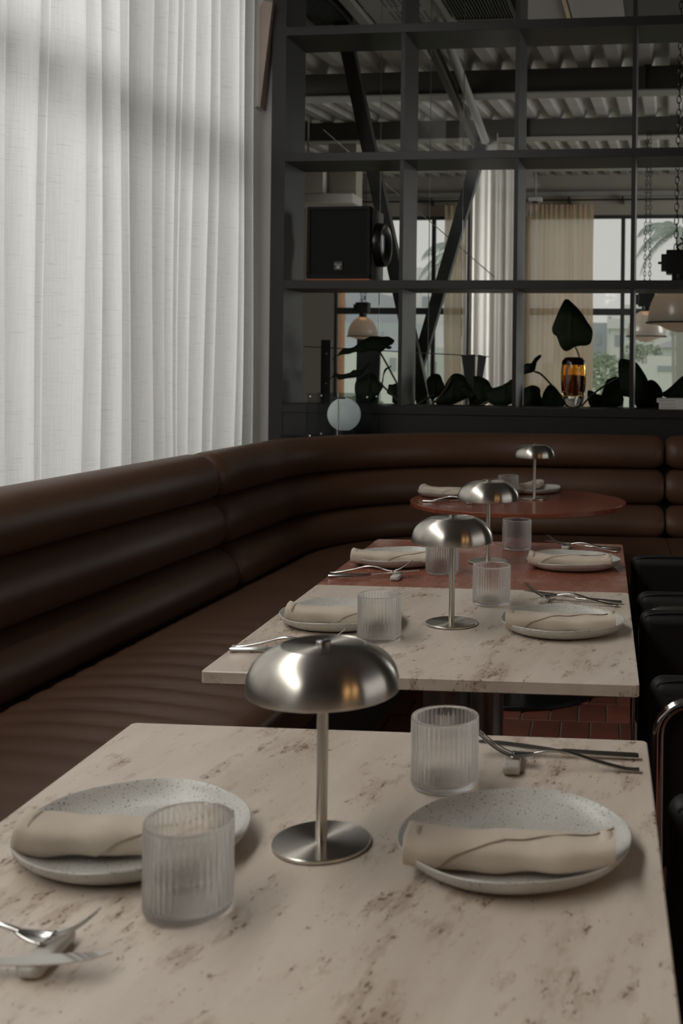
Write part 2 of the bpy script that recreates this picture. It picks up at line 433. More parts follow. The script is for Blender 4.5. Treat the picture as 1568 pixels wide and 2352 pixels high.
def grille():
    mt, n, l, b = mat('punched_speaker_grille')
    tc = n.new('ShaderNodeTexCoord'); mp = n.new('ShaderNodeMapping')
    mp.inputs['Scale'].default_value = (88, 1, 100)
    l.new(tc.outputs['Object'], mp.inputs['Vector'])
    sx = n.new('ShaderNodeSeparateXYZ'); l.new(mp.outputs[0], sx.inputs[0])
    # staggered round holes: shift every other row by half a hole
    fl = n.new('ShaderNodeMath'); fl.operation = 'FLOOR'; l.new(sx.outputs['Z'], fl.inputs[0])
    hf = n.new('ShaderNodeMath'); hf.operation = 'MULTIPLY_ADD'; l.new(fl.outputs[0], hf.inputs[0]); hf.inputs[1].default_value = 0.5; l.new(sx.outputs['X'], hf.inputs[2])
    def frac_c(s):
        f = n.new('ShaderNodeMath'); f.operation = 'FRACT'; l.new(s, f.inputs[0])
        g = n.new('ShaderNodeMath'); g.operation = 'SUBTRACT'; l.new(f.outputs[0], g.inputs[0]); g.inputs[1].default_value = 0.5
        h = n.new('ShaderNodeMath'); h.operation = 'POWER'; l.new(g.outputs[0], h.inputs[0]); h.inputs[1].default_value = 2
        return h.outputs[0]
    ad = n.new('ShaderNodeMath'); ad.operation = 'ADD'; l.new(frac_c(hf.outputs[0]), ad.inputs[0]); l.new(frac_c(sx.outputs['Z']), ad.inputs[1])
    c = ramp(n, l, ad.outputs[0], [(0.09, (0.0012,) * 3), (0.13, (0.013,) * 3)]).outputs[0]
    l.new(c, b.inputs['Base Color']); b.inputs['Roughness'].default_value = 0.6; b.inputs['Specular IOR Level'].default_value = 0.1
    return mt
M['grille'] = grille()

# ---------------------------------------------------------------- mesh helpers
class MB:
    def __init__(s): s.v = []; s.f = []
    def add(s, vs, fs):
        k = len(s.v); s.v += [tuple(v) for v in vs]; s.f += [tuple(i + k for i in f) for f in fs]; return s
    def box(s, x0, x1, y0, y1, z0, z1):
        return s.add([(x0, y0, z0), (x1, y0, z0), (x1, y1, z0), (x0, y1, z0), (x0, y0, z1), (x1, y0, z1), (x1, y1, z1), (x0, y1, z1)],
                     [(0, 3, 2, 1), (4, 5, 6, 7), (0, 1, 5, 4), (1, 2, 6, 5), (2, 3, 7, 6), (3, 0, 4, 7)])
    def beam(s, a, b, w, h, upv=(0, 0, 1)):
        a, b = Vector(a), Vector(b); d = (b - a).normalized(); sx = d.cross(Vector(upv))
        if sx.length < 1e-4: sx = d.cross(Vector((1, 0, 0)))
        sx.normalize(); uz = sx.cross(d)
        vs = []
        for p in (a, b):
            for i, j in ((-1, -1), (1, -1), (1, 1), (-1, 1)): vs.append(p + sx * w / 2 * i + uz * h / 2 * j)
        return s.add(vs, [(3, 2, 1, 0), (4, 5, 6, 7), (0, 1, 5, 4), (1, 2, 6, 5), (2, 3, 7, 6), (3, 0, 4, 7)])
    def lathe(s, prof, seg=48, ox=0, oy=0, oz=0, rib=None):
        vs = []; fs = []; n = len(prof)
        for i in range(seg):
            a = 2 * PI * i / seg
            for k, (r, z) in enumerate(prof):
                rr = r + (rib(a, k) if rib else 0)
                vs.append((ox + rr * math.cos(a), oy + rr * math.sin(a), oz + z))
        for i in range(seg):
            j = (i + 1) % seg
            for k in range(n - 1):
                fs.append((i * n + k, j * n + k, j * n + k + 1, i * n + k + 1))
        return s.add(vs, fs)
    def tube(s, pts, r, seg=10, cap=True, ry=None):
        pts = [Vector(p) for p in pts]; n = len(pts); rs = r if isinstance(r, (list, tuple)) else [r] * n
        rys = ry if isinstance(ry, (list, tuple)) else ([ry] * n if ry else rs)
        vs = []; fs = []; prev = None
        for i, p in enumerate(pts):
            d = (pts[min(i + 1, n - 1)] - pts[max(i - 1, 0)]).normalized()
            if prev is None:
                ref = Vector((0, 0, 1)) if abs(d.z) < 0.9 else Vector((1, 0, 0))
                sx = d.cross(ref).normalized()
            else:
                sx = (prev - d * prev.dot(d)).normalized()
            prev = sx; sy = sx.cross(d)
            for k in range(seg):
                a = 2 * PI * k / seg
                vs.append(p + sx * math.cos(a) * rs[i] + sy * math.sin(a) * rys[i])
        for i in range(n - 1):
            for k in range(seg):
                k2 = (k + 1) % seg
                fs.append((i * seg + k, i * seg + k2, (i + 1) * seg + k2, (i + 1) * seg + k))
        if cap:
            fs.append(tuple(range(seg - 1, -1, -1))); fs.append(tuple((n - 1) * seg + k for k in range(seg)))
        return s.add(vs, fs)
    def sweep(s, rings, closed_profile=True, cap=True):
        n = len(rings); k = len(rings[0]); vs = [p for r in rings for p in r]; fs = []
        for i in range(n - 1):
            for j in range(k if closed_profile else k - 1):
                j2 = (j + 1) % k
                fs.append((i * k + j, (i + 1) * k + j, (i + 1) * k + j2, i * k + j2))
        if cap and closed_profile:
            fs.append(tuple(range(k))); fs.append(tuple((n - 1) * k + j for j in range(k - 1, -1, -1)))
        return s.add(vs, fs)
    def mesh(s, name, smooth=False, angle=None):
        me = bpy.data.meshes.new(name); me.from_pydata(s.v, [], s.f); me.update()
        bm = bmesh.new(); bm.from_mesh(me); bmesh.ops.remove_doubles(bm, verts=bm.verts, dist=1e-6)
        bmesh.ops.recalc_face_normals(bm, faces=bm.faces); bm.to_mesh(me); bm.free()
        if smooth:
            me.shade_smooth()
            if angle: me.set_sharp_from_angle(angle=math.radians(angle))
        return me
def link(name, me, material=None, parent=None, **props):
    if material is not None and isinstance(me, bpy.types.Mesh) and not me.materials: me.materials.append(material)
    o = bpy.data.objects.new(name, me); COL.objects.link(o)
    if parent: o.parent = parent
    for k, v in props.items(): o[k] = v
    return o
def part(name, mb, material, parent, smooth=False, angle=35, bevel=0, seg=2, **props):
    o = link(name, mb.mesh(name, smooth, angle if smooth else None), material, parent, **props)
    if bevel: bev(o, bevel, seg)
    return o
def bev(o, w, seg=2):
    b = o.modifiers.new('bevel', 'BEVEL'); b.width = w; b.segments = seg; b.limit_method = 'ANGLE'; b.angle_limit = math.radians(40)
    o.data.shade_smooth(); o.data.set_sharp_from_angle(angle=math.radians(50))
def thing(name, label, cat, loc=(0, 0, 0), rz=0.0, group=None):
    o = bpy.data.objects.new(name, None); COL.objects.link(o)
    o.empty_display_size = 0.05
    o.location = loc; o.rotation_euler = (0, 0, rz); o['label'] = label; o['category'] = cat
    if group: o['group'] = group
    return o
def tag(o, label, cat, group=None):
    o['label'] = label; o['category'] = cat
    if group: o['group'] = group
    return o
def struct(name, mb, material, parent=None, label=None, smooth=False, bevel=0):
    o = link(name, mb.mesh(name, smooth), material, parent)
    if parent is None: o['kind'] = 'structure'
    if label: o['label'] = label
    if bevel: bev(o, bevel)
    return o
def bstruct(name, label=None):
    o = bpy.data.objects.new(name, None); COL.objects.link(o)
    o.location = F(0, 0, 0); o.rotation_euler = (0, 0, -TH); o['kind'] = 'structure'
    if label: o['label'] = label
    return o
def dup(root, loc, rz, label, group=None):
    r = root.copy(); COL.objects.link(r); r.location = loc; r.rotation_euler = (0, 0, rz); r['label'] = label
    if group: r['group'] = group
    for ch in list(root.children):
        c = ch.copy(); COL.objects.link(c); c.parent = r
        for g in list(ch.children):
            d = g.copy(); COL.objects.link(d); d.parent = c
    return r
def smoothline(P, sub=6, closed=False):
    P = [Vector(p) for p in P]; n = len(P); out = []
    for i in range(n if closed else n - 1):
        p0 = P[(i - 1) % n] if closed or i > 0 else P[0]
        p1, p2 = P[i], P[(i + 1) % n]
        p3 = P[(i + 2) % n] if closed or i + 2 < n else P[-1]
        for k in range(sub):
            t = k / sub
            out.append(0.5 * ((2 * p1) + (p2 - p0) * t + (2 * p0 - 5 * p1 + 4 * p2 - p3) * t * t + (3 * p1 - p0 - 3 * p2 + p3) * t ** 3))
    if not closed: out.append(P[-1])
    return out
def lerp(a, b, t): return a + (b - a) * t

# ---------------------------------------------------------------- building shell
def bbox_struct(name, boxes, material, label=None):
    o = bstruct(name, label)
    return o
def wallpiece(name, boxes, material, label=None):
    mb = MB()
    for b in boxes: mb.box(*b)
    o = link(name, mb.mesh(name), material); o.location = F(0, 0, 0); o.rotation_euler = (0, 0, -TH); o['kind'] = 'structure'
    if label: o['label'] = label
    return o

def roof_z(n): return 3.68 + 0.069 * (n - 3.0)

# floor: pale grout bed, terracotta tiles laid on it where the photo shows them
floor = link('floor', MB().box(-6.5, 7.5, -12.5, 18.5, -0.12, -0.006).mesh('floor'), M['grout']); floor['kind'] = 'structure'
TX, TY = 0.105, 0.215
tile_me = None
def tile_mesh(k):
    mb = MB(); g = 0.0035; x, y, h = TX / 2 - g, TY / 2 - g, 0.006
    e = 0.0025
    mb.add([(-x, -y, -h), (x, -y, -h), (x, y, -h), (-x, y, -h), (-x, -y, -e), (x, -y, -e), (x, y, -e), (-x, y, -e),
            (-x + e, -y + e, 0), (x - e, -y + e, 0), (x - e, y - e, 0), (-x + e, y - e, 0)],
           [(0, 1, 5, 4), (1, 2, 6, 5), (2, 3, 7, 6), (3, 0, 4, 7), (4, 5, 9, 8), (5, 6, 10, 9), (6, 7, 11, 10), (7, 4, 8, 11), (8, 9, 10, 11)])
    me = mb.mesh('tile'); return me
tile_mats = []
for k in range(4):
    f_ = [0.80, 0.95, 1.1, 1.3][k]
    tile_mats.append(simple('terracotta_tile_%s' % 'abcd'[k], (0.165 * f_, 0.052 * f_, 0.033 * f_), 0.48, var=0.25, vscale=7, bump=0.3, bscale=30))
tile_mes = []
for k in range(4):
    me = tile_mesh(k); me.materials.append(tile_mats[k]); tile_mes.append(me)
rest_mb = MB()
ntile = 0
def near_view(x, y):
    return (-0.75 < x < 0.62 and 3.3 < y < 5.1) or (-0.1 < x < 0.75 and 1.9 < y < 3.4)
row = 0
y = -1.0
while y < 7.0:
    off = (row % 2) * 0.5 * TX + (row * 0.37 % 1) * 0.02
    x = -1.3 + off
    while x < 3.2:
        if near_view(x, y):
            o = link('tile', tile_mes[random.randrange(4)], None, floor); o.location = (x, y, random.uniform(-0.0012, 0.0008))
            ntile += 1
        else:
            g = 0.0035
            rest_mb.add([(x - TX / 2 + g, y - TY / 2 + g, 0), (x + TX / 2 - g, y - TY / 2 + g, 0), (x + TX / 2 - g, y + TY / 2 - g, 0), (x - TX / 2 + g, y + TY / 2 - g, 0)], [(0, 1, 2, 3)])
        x += TX
    y += TY; row += 1
rest = link('tile_field', rest_mb.mesh('tile_field'), M['tile'], floor); rest['kind'] = 'stuff'

# ceiling over the near room (flat, dark), sloping corrugated deck over the far room
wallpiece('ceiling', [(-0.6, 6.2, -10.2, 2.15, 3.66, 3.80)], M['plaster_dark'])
dk = MB(); per = 0.24; t = -3.9; prof = []
while t < 6.3:
    prof += [(t, 0.0), (t + 0.10, 0.0), (t + 0.125, 0.06), (t + 0.215, 0.06)]; t += per
for k in range(len(prof) - 1):
    (t0, a0), (t1, a1) = prof[k], prof[k + 1]
    dk.add([(t0, 2.1, roof_z(2.1) + a0), (t1, 2.1, roof_z(2.1) + a1), (t1, 11.6, roof_z(11.6) + a1), (t0, 11.6, roof_z(11.6) + a0)], [(0, 1, 2, 3)])
deck = link('roof_deck', dk.mesh('roof_deck'), M['deck']); deck.location = F(0, 0); deck.rotation_euler = (0, 0, -TH); deck['kind'] = 'structure'
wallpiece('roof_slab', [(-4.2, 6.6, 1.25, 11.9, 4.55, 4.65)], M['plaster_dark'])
# walls
wallpiece('wall_left', [(-0.62, -0.30, -10.2, -0.02, 0.0, 0.35), (-0.62, -0.30, -10.2, -0.02, 3.55, 3.8), (-0.62, -0.30, -10.2, -9.55, 0.35, 3.55)], M['plaster'])
wallpiece('wall_corner', [(-0.40, -0.047, 0.06, 0.30, 0.0, 4.6), (-0.40, -0.27, -0.06, 0.06, 0.0, 3.8)], M['white_paint'])
wf = link('wall_far_side', MB().add([(-0.40, 0.06, 0), (-0.40, 0.30, 0), (-4.2, 6.3, 0), (-4.2, 6.0, 0), (-0.40, 0.06, 4.6), (-0.40, 0.30, 4.6), (-4.2, 6.3, 4.6), (-4.2, 6.0, 4.6)], [(0, 1, 2, 3), (7, 6, 5, 4), (0, 4, 5, 1), (1, 5, 6, 2), (2, 6, 7, 3), (3, 7, 4, 0)]).mesh('wall_far_side'), M['beige_wall'])
wf.location = F(0, 0); wf.rotation_euler = (0, 0, -TH); wf['kind'] = 'structure'
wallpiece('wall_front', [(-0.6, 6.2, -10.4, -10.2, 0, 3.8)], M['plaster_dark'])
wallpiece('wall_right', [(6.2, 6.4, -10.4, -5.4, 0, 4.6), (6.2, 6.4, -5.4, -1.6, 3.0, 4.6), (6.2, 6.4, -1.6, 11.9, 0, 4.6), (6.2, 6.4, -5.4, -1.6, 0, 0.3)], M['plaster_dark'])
wallpiece('wall_back', [(-4.2, -3.06, 11.0, 11.2, 0.0, 4.6), (-0.9, -0.04, 11.0, 11.2, 0, 4.6), (3.6, 6.4, 11.0, 11.2, 0, 4.6),
                        (-3.06, -0.9, 11.0, 11.2, 3.63, 4.6), (-0.04, 3.6, 11.0, 11.2, 3.63, 4.6), (-3.06, -0.9, 11.0, 11.2, 0, 0.25), (-0.04, 3.6, 11.0, 11.2, 0, 0.25)], M['beige_wall'])
wallpiece('wall_far_left', [(-4.2, -4.0, 0.3, 11.0, 0, 4.6)], M['beige_wall'])
wallpiece('trim_1', [(-4.0, 6.2, 10.86, 11.0, 3.90, 3.965)], M['pale_steel'], 'slim pale ledge running above the far curtain rod')

# windows
def window(name, axis, a0, a1, z0, z1, mull, trans, at, label):
    w = bstruct(name, label)
    fw = 0.05
    def bx(mb, p0, p1, q0, q1, d):
        if axis == 'n': mb.box(at - d, at + d, p0, p1, q0, q1)
        else: mb.box(p0, p1, at - d, at + d, q0, q1)
        return mb
    part('window_frame', bx(bx(bx(bx(MB(), a0, a0 + fw, z0, z1, .035), a1 - fw, a1, z0, z1, .035), a0 + fw, a1 - fw, z0, z0 + fw, .035), a0 + fw, a1 - fw, z1 - fw, z1, .035), M['window_frame'], w)
    xs = [a0] + mull + [a1]
    for mu in mull: part('mullion', bx(MB(), mu - .03, mu + .03, z0 + fw, z1 - fw, .03), M['window_frame'], w)
    for tz in trans: part('transom', bx(MB(), a0 + fw, a1 - fw, tz - .05, tz + .05, .028), M['window_frame'], w)
    zs = [z0] + trans + [z1]
    for i in range(len(xs) - 1):
        for j in range(len(zs) - 1):
            part('pane', bx(MB(), xs[i] + .03, xs[i + 1] - .03, zs[j] + .03, zs[j + 1] - .03, .004), M['window_glass'], w)
    return w
window('window_1', 'n', -9.55, -0.10, 0.35, 3.55, [-8.85, -7.6, -6.35, -5.1, -3.85, -2.6, -1.35], [2.38], -0.33, 'tall dark framed window behind the white sheer curtain')
window('window_2', 't', -3.06, -0.9, 0.25, 3.63, [-1.49], [2.17], 11.05, 'far dark framed window behind the steel braces')
window('window_3', 't', -0.04, 3.6, 0.25, 3.63, [1.42, 2.9], [2.17], 11.05, 'far dark framed window behind the hanging pendant lamps')

# steel beams: one paint, shade darkened into webs, caught light into pale flanges
for (n0, z0, z1) in ((3.0, 3.47, 3.68), (5.5, 3.64, 3.85), (8.3, 3.83, 4.045)):
    b = bstruct('steel_beam')
    part('web', MB().box(-4.0, 6.2, n0, n0 + 0.03, z0 + 0.012, z1), M['beam_paint'], b)
    part('flange', MB().box(-4.0, 6.2, n0 - 0.07, n0 + 0.12, z0, z0 + 0.012), M['pale_steel'], b)
    for tt in ([-2.2, 0.62, 2.6] if n0 > 4 else [-1.4, 1.9]):
        part('stiffener', MB().box(tt, tt + 0.012, n0 - 0.07, n0, z0 + 0.012, z1), M['beam_paint'], b)
# crossing dark braces
b = bstruct('steel_brace', 'pair of dark crossing steel braces just behind the shelf')
def brace_pt(t, z, n): return (t, n, z)
part('brace_bar', MB().beam((-0.214, 1.5, 4.10), (0.735, 1.5, 0.0), 0.09, 0.085, (0, 1, 0)), M['brace_steel'], b)
part('brace_bar', MB().beam((0.845, 1.62, 2.80), (0.345, 1.62, 1.02), 0.08, 0.07, (0, 1, 0)), M['brace_steel'], b)
# tubular brace up to the roof and the sheathed column
b = bstruct('column', 'pale sheathed column with tube braces fanning up to roof')
part('column_post', MB().tube([(0.345, 3.86, 0.0), (0.352, 3.86, 3.25)], 0.022, 10), M['brace_steel'], b)
part('column_core', MB().tube([(0.56, 4.05, 0.0), (0.56, 4.05, 3.25)], 0.10, 16), M['pale_steel'], b)
part('head_plate', MB().box(0.38, 0.60, 3.86, 3.90, 3.18, 3.36), M['pale_steel'], b)
part('round_brace', MB().tube([(0.50, 3.86, 3.28), (0.545, 2.0, 3.575), (0.56, 1.45, 3.66)], 0.035, 12), M['pale_steel'], b, smooth=True)
part('flat_brace', MB().beam((0.40, 3.86, 3.30), (0.42, 1.45, 3.66), 0.05, 0.10), M['beam_paint'], b)

# ---------------------------------------------------------------- banquette
path = []
def add_path():
    P0, P1 = Vector((-1.738, -0.35)), Vector((-1.452, 4.60))
    n = 70
    for i in range(n + 1):
        path.append((P0.lerp(P1, i / n)))
    c = Vector((-0.44, 4.65)); R = 1.012
    for i in range(1, 33):
        a = PI - (PI / 2) * i / 32
        path.append(c + Vector((R * math.cos(a), R * math.sin(a))))
    for i in range(1, 40):
        path.append(Vector((-0.44 + 1.55 * i / 39, 5.662)))
add_path()
S_ = [0.0]
for i in range(1, len(path)): S_.append(S_[-1] + (path[i] - path[i - 1]).length)
def at_s(s):
    s = max(0, min(S_[-1] - 1e-6, s)); lo = 0
    import bisect
    i = min(len(S_) - 2, bisect.bisect_right(S_, s) - 1)
    f_ = (s - S_[i]) / (S_[i + 1] - S_[i]); p = path[i].lerp(path[i + 1], f_)
    def nrm(j):
        a, b = path[max(0, j - 1)], path[min(len(path) - 1, j + 1)]
        d = (b - a).normalized(); return Vector((d.y, -d.x))
    return p, nrm(i).lerp(nrm(i + 1), f_).normalized()
def s_of(fn): return min((S_[i] for i in range(len(path)) if fn(path[i])), default=0)
S_JOINT1 = s_of(lambda p: p.y > 3.97)
S_JOINT2 = s_of(lambda p: p.x > 0.315 and p.y > 5)
S_END = S_[-1]
def stations(s0, s1, step, endpad=True):
    L = [s0]
    if endpad: L += [s0 + .004, s0 + .012, s0 + .026, s0 + 0.043, s0 + .06]
    k = int((s1 - s0) / step); L += [lerp(s0, s1, i / k) for i in range(1, k) if s0 + .07 < lerp(s0, s1, i / k) < s1 - .07]
    if endpad: L += [s1 - .06, s1 - .043, s1 - .026, s1 - .012, s1 - .004]
    L.append(s1); return L
def endscale(s, s0, s1, amt):
    d = min(s - s0, s1 - s) / 0.06
    if d >= 1: return 1.0
    return 1 - amt * (1 - math.sqrt(max(0, 1 - (1 - d) ** 2)))
def sweep_part(name, prof, s0, s1, material, parent, step=0.07, amt=0.35, disp=None, cap=True):
    cx_ = sum(p[0] for p in prof) / len(prof); cz_ = sum(p[1] for p in prof) / len(prof)
    rings = []
    for s in stations(s0, s1, step):
        p, nv = at_s(s); k = endscale(s, s0, s1, amt); ring = []
        for (o_, z_) in prof:
            oo, zz = cx_ + (o_ - cx_) * k, cz_ + (z_ - cz_) * k
            if disp: zz += disp(s, o_, p + nv * oo)
            q = p + nv * oo; ring.append((q.x, q.y, zz))
        rings.append(ring)
    mb = MB().sweep(rings)
    return part(name, mb, material, parent, smooth=True, angle=55)
def roll_profile(o0, z0, o1, z1, bulge, back=-0.06, n=14):
    # from the lower crease (o0,z0) around the padded front to the upper crease (o1,z1), closed at the back
    P = []
    for i in range(n + 1):
        a = i / n
        b = math.sin(PI * a) ** 0.55 * bulge
        P.append((lerp(o0, o1, a) + b, lerp(z0, z1, a)))
    P += [(o1 - 0.05, z1), (o0 - 0.05 - 0.02, z0)]
    return P
top_roll = [(0.045, 0.787), (0.068, 0.792), (0.084, 0.806), (0.094, 0.830), (0.096, 0.860), (0.088, 0.893), (0.070, 0.922), (0.044, 0.942), (0.012, 0.952),
            (-0.025, 0.951), (-0.06, 0.940), (-0.085, 0.915), (-0.095, 0.87), (-0.095, 0.80), (-0.02, 0.787)]
mid_roll = roll_profile(0.080, 0.612, 0.045, 0.785, 0.055)
low_roll = roll_profile(0.140, 0.455, 0.080, 0.610, 0.055)
def seat_profile():
    top = [(0.120, 0.452), (0.160, 0.459)]
    for i in range(1, 24): top.append((lerp(0.16, 0.76, i / 24), 0.459 + 0.010 * math.sin(PI * i / 24)))
    top += [(0.762, 0.457), (0.783, 0.446), (0.795, 0.428), (0.797, 0.405), (0.792, 0.345), (0.12, 0.345)]
    return top
def wrinkle(s, o, q):
    # soft pull-creases pressed into the leather beside the second and first table
    y, x = q.y, q.x
    u = o - 0.42
    e = math.exp(-((y - 2.75) / 0.52) ** 2) * math.exp(-(u / 0.25) ** 2)
    ph = (y + 0.35 * u * u * 2 + 0.02 * math.sin(9 * u)) / 0.105 * 2 * PI
    w = (0.5 + 0.5 * math.sin(ph + 0.8 * math.sin(y * 5.1))) ** 3
    return -0.012 * e * w
def bench(name, label, s0, s1, wr=None, step=0.07):
    p, _ = at_s((s0 + s1) / 2)
    t = thing(name, label, 'banquette', (0, 0, 0), 0, 'leather banquette along the window and back wall')
    sweep_part('backrest_roll', top_roll, s0 + .003, s1 - .003, M['brown_leather'], t, amt=0.55)
    sweep_part('backrest_roll', mid_roll, s0 + .003, s1 - .003, M['brown_leather'], t, amt=0.55)
    sweep_part('backrest_roll', low_roll, s0 + .003, s1 - .003, M['brown_leather'], t, amt=0.55)
    sweep_part('seat_cushion', seat_profile(), s0 + .002, s1 - .002, M['brown_leather'], t, step=0.018 if wr else step, amt=0.06, disp=wr)
    rings = []
    for s in stations(s0, s1, step, False):
        p, nv = at_s(s); rings.append([(*(p + nv * o_), z_) for (o_, z_) in ((-0.10, 0.0), (0.70, 0.0), (0.70, 0.344), (0.04, 0.344), (-0.04, 0.78), (-0.10, 0.78))])
    part('plinth', MB().sweep(rings), M['plinth'], t)
    return t
bench('banquette_bench', 'long brown leather banquette run under the sheer curtain, ending at a backrest joint', 0.0, S_JOINT1, wrinkle)
corner = bench('banquette_corner', 'curved brown leather corner banquette wrapping behind the round red table', S_JOINT1, S_JOINT2)
sp_, sn_ = at_s(s_of(lambda p: p.x > -0.71 and p.y > 5))
for prof_ in (top_roll[:11], mid_roll[:15]):
    part('stitched_seam', MB().tube([(*(sp_ + sn_ * o_), z_) for o_, z_ in prof_], 0.0016, 6), M['brown_leather'], corner, smooth=True)
bench('banquette_bench', 'brown leather banquette piece beyond the joint, cut by the picture edge', S_JOINT2, S_END)
# stitched seam on the corner piece, and ledge behind the curve that carries the globe lamp
cl = MB()
ring_in = [at_s(lerp(s_of(lambda p: p.y > 5.22), s_of(lambda p: p.x > -0.30 and p.y > 5), i / 24)) for i in range(25)]
inner = [p - nv * 0.098 for p, nv in ring_in]
vs = []
for q in inner: vs.append((q.x, q.y, 0.0)); vs.append((q.x, q.y, 0.904))
outer = []
for q in inner:
    # straight out to the wall lines
    a = q.x + 1.77; b_ = q.y - 5.935
    tt, nn = a * CT - b_ * ST, a * ST + b_ * CT
    outer.append((tt, nn))
vs2 = []; fs = []
for i, q in enumerate(inner):
    tt, nn = outer[i]
    k = i / 24
    e = F(lerp(0.02, outer[24][0], k), -0.006)
    cl_pts = [(q.x, q.y, 0.80), (q.x, q.y, 0.904), (e.x, e.y, 0.904), (e.x, e.y, 0.80)]
    vs2 += cl_pts
for i in range(24):
    for j in range(4):
        j2 = (j + 1) % 4
        fs.append((i * 4 + j, (i + 1) * 4 + j, (i + 1) * 4 + j2, i * 4 + j2))
o = struct('trim_2', MB().add(vs2, fs), M['shelf_wood'], label='dark corner ledge behind the curved banquette')

# ---------------------------------------------------------------- tables
def rounded_slab(x0, x1, y0, y1, z0, z1, r=0.008, n=4):
    pts = []
    for cx_, cy_, a0 in ((x1 - r, y1 - r, 0), (x0 + r, y1 - r, PI / 2), (x0 + r, y0 + r, PI), (x1 - r, y0 + r, 1.5 * PI)):
        for i in range(n + 1): pts.append((cx_ + r * math.cos(a0 + PI / 2 * i / n), cy_ + r * math.sin(a0 + PI / 2 * i / n)))
    k = len(pts); e = 0.0018
    def ins(p, d):
        c = Vector(((x0 + x1) / 2, (y0 + y1) / 2)); q = Vector(p); s = Vector((1 if q.x > c.x else -1, 1 if q.y > c.y else -1)); return (q.x - s.x * d, q.y - s.y * d)
    mb = MB()
    rings = [[(*ins(p, e), z0) for p in pts], [(*p, z0 + e) for p in pts], [(*p, z1 - e) for p in pts], [(*ins(p, e), z1) for p in pts]]
    mb.sweep(rings)
    return mb
def disc_profile(r, z0, z1, e=0.002): return [(0.0, z0), (r - e, z0), (r, z0 + e), (r, z1 - e), (r - e, z1), (0.0, z1)]
def square_table(name, label, xc, y0, y1, material):
    yc = (y0 + y1) / 2; w = 0.7500
    t = thing(name, label, 'table', (xc, yc, 0), 0, 'square stone dining tables')
    part('tabletop', rounded_slab(-w / 2, w / 2, y0 - yc, y1 - yc, 0.7275, 0.750), material, t, smooth=True, angle=30)
    part('pedestal', MB().lathe([(0.05, 0.016), (0.05, 0.715)], 32), M['steel_column'], t, smooth=True)
    part('mounting_plate', MB().box(-0.18, 0.18, -0.18, 0.18, 0.715, 0.7272), M['plinth_steel'], t)
    part('base_disc', MB().lathe(disc_profile(0.23, 0.0005, 0.016), 64), M['plinth_steel'], t, smooth=True)
    return t
square_table('dining_table', 'beige travertine square table closest to the viewer', -0.3065, 0.835, 1.587, M['travertine'])
square_table('dining_table', 'beige travertine square table butted against the red square table', -0.308, 1.868, 2.6432, M['travertine'])
square_table('dining_table', 'red travertine square table with pale clouding at its edge', -0.308, 2.6438, 3.378, M['red_travertine'])
t = thing('round_table', 'round red stone table on black disc base in the banquette corner', 'table', (-0.333, 4.472, 0))
part('tabletop', MB().lathe(disc_profile(0.4325, 0.731, 0.750), 96), M['red_marble'], t, smooth=True)
part('pedestal', MB().lathe([(0.042, 0.016), (0.042, 0.72)], 32), M['steel_column'], t, smooth=True)
part('mounting_plate', MB().box(-0.15, 0.15, -0.15, 0.15, 0.72, 0.7307), M['plinth_steel'], t)
part('base_disc', MB().lathe(disc_profile(0.335, 0.0005, 0.018), 72), M['plinth_steel'], t, smooth=True)

# ---------------------------------------------------------------- table lamps
def make_lamp():
    t = thing('table_lamp', 'x', 'lamp', (0, 0, 0), 0, 'brushed steel mushroom table lamps')
    part('base', MB().lathe([(0.0, 0.0006), (0.052, 0.0006), (0.0536, 0.0015), (0.0536, 0.0045), (0.0528, 0.0052), (0.0, 0.0052)], 96), M['brushed_steel'], t, smooth=True, angle=30)
    part('stem', MB().lathe([(0.0062, 0.005), (0.0062, 0.212)], 24), M['brushed_steel'], t, smooth=True)
    wall = [(0.0834, 0.1725), (0.0833, 0.1800), (0.0818, 0.1880), (0.0788, 0.1955), (0.0742, 0.2022), (0.0680, 0.2080), (0.0606, 0.2128), (0.0535, 0.2163), (0.0470, 0.2190)]
    wall = [(p.x, p.y) for p in smoothline([(r_, z_, 0) for r_, z_ in wall], 4)]
    out = [(0.0815, 0.1690), (0.0830, 0.1700)] + wall + [(0.0462, 0.2193), (0.0455, 0.2189), (0.0, 0.2192)]
    inn = [(0.0, 0.2172), (0.044, 0.2168), (0.056, 0.2110), (0.070, 0.1985), (0.0785, 0.184), (0.0805, 0.1720)]
    prof = inn + out
    part('lamp_shade', MB().lathe(prof, 128), M['brushed_steel'], t, smooth=True, angle=16)
    part('knob', MB().lathe([(0.0, 0.2242), (0.0070, 0.2242), (0.0080, 0.2234), (0.0080, 0.2190), (0.0, 0.2190)], 32), M['steel_column'], t, smooth=True, angle=40)
    return t
lamp = make_lamp()
LAMPS = [((-0.3019, 1.2026), 'steel mushroom lamp in the middle of the nearest table'),
         ((-0.3034, 2.2695), 'steel mushroom lamp standing on the second beige table'),
         ((-0.3046, 3.0073), 'steel mushroom lamp standing on the red square table'),
         ((-0.2712, 4.5206), 'steel mushroom lamp standing on the round red table')]
for i, ((x, y), lab) in enumerate(LAMPS):
    if i == 0: lamp.location = (x, y, TABLE_Z); lamp['label'] = lab
    else: dup(lamp, (x, y, TABLE_Z), 0.0, lab)

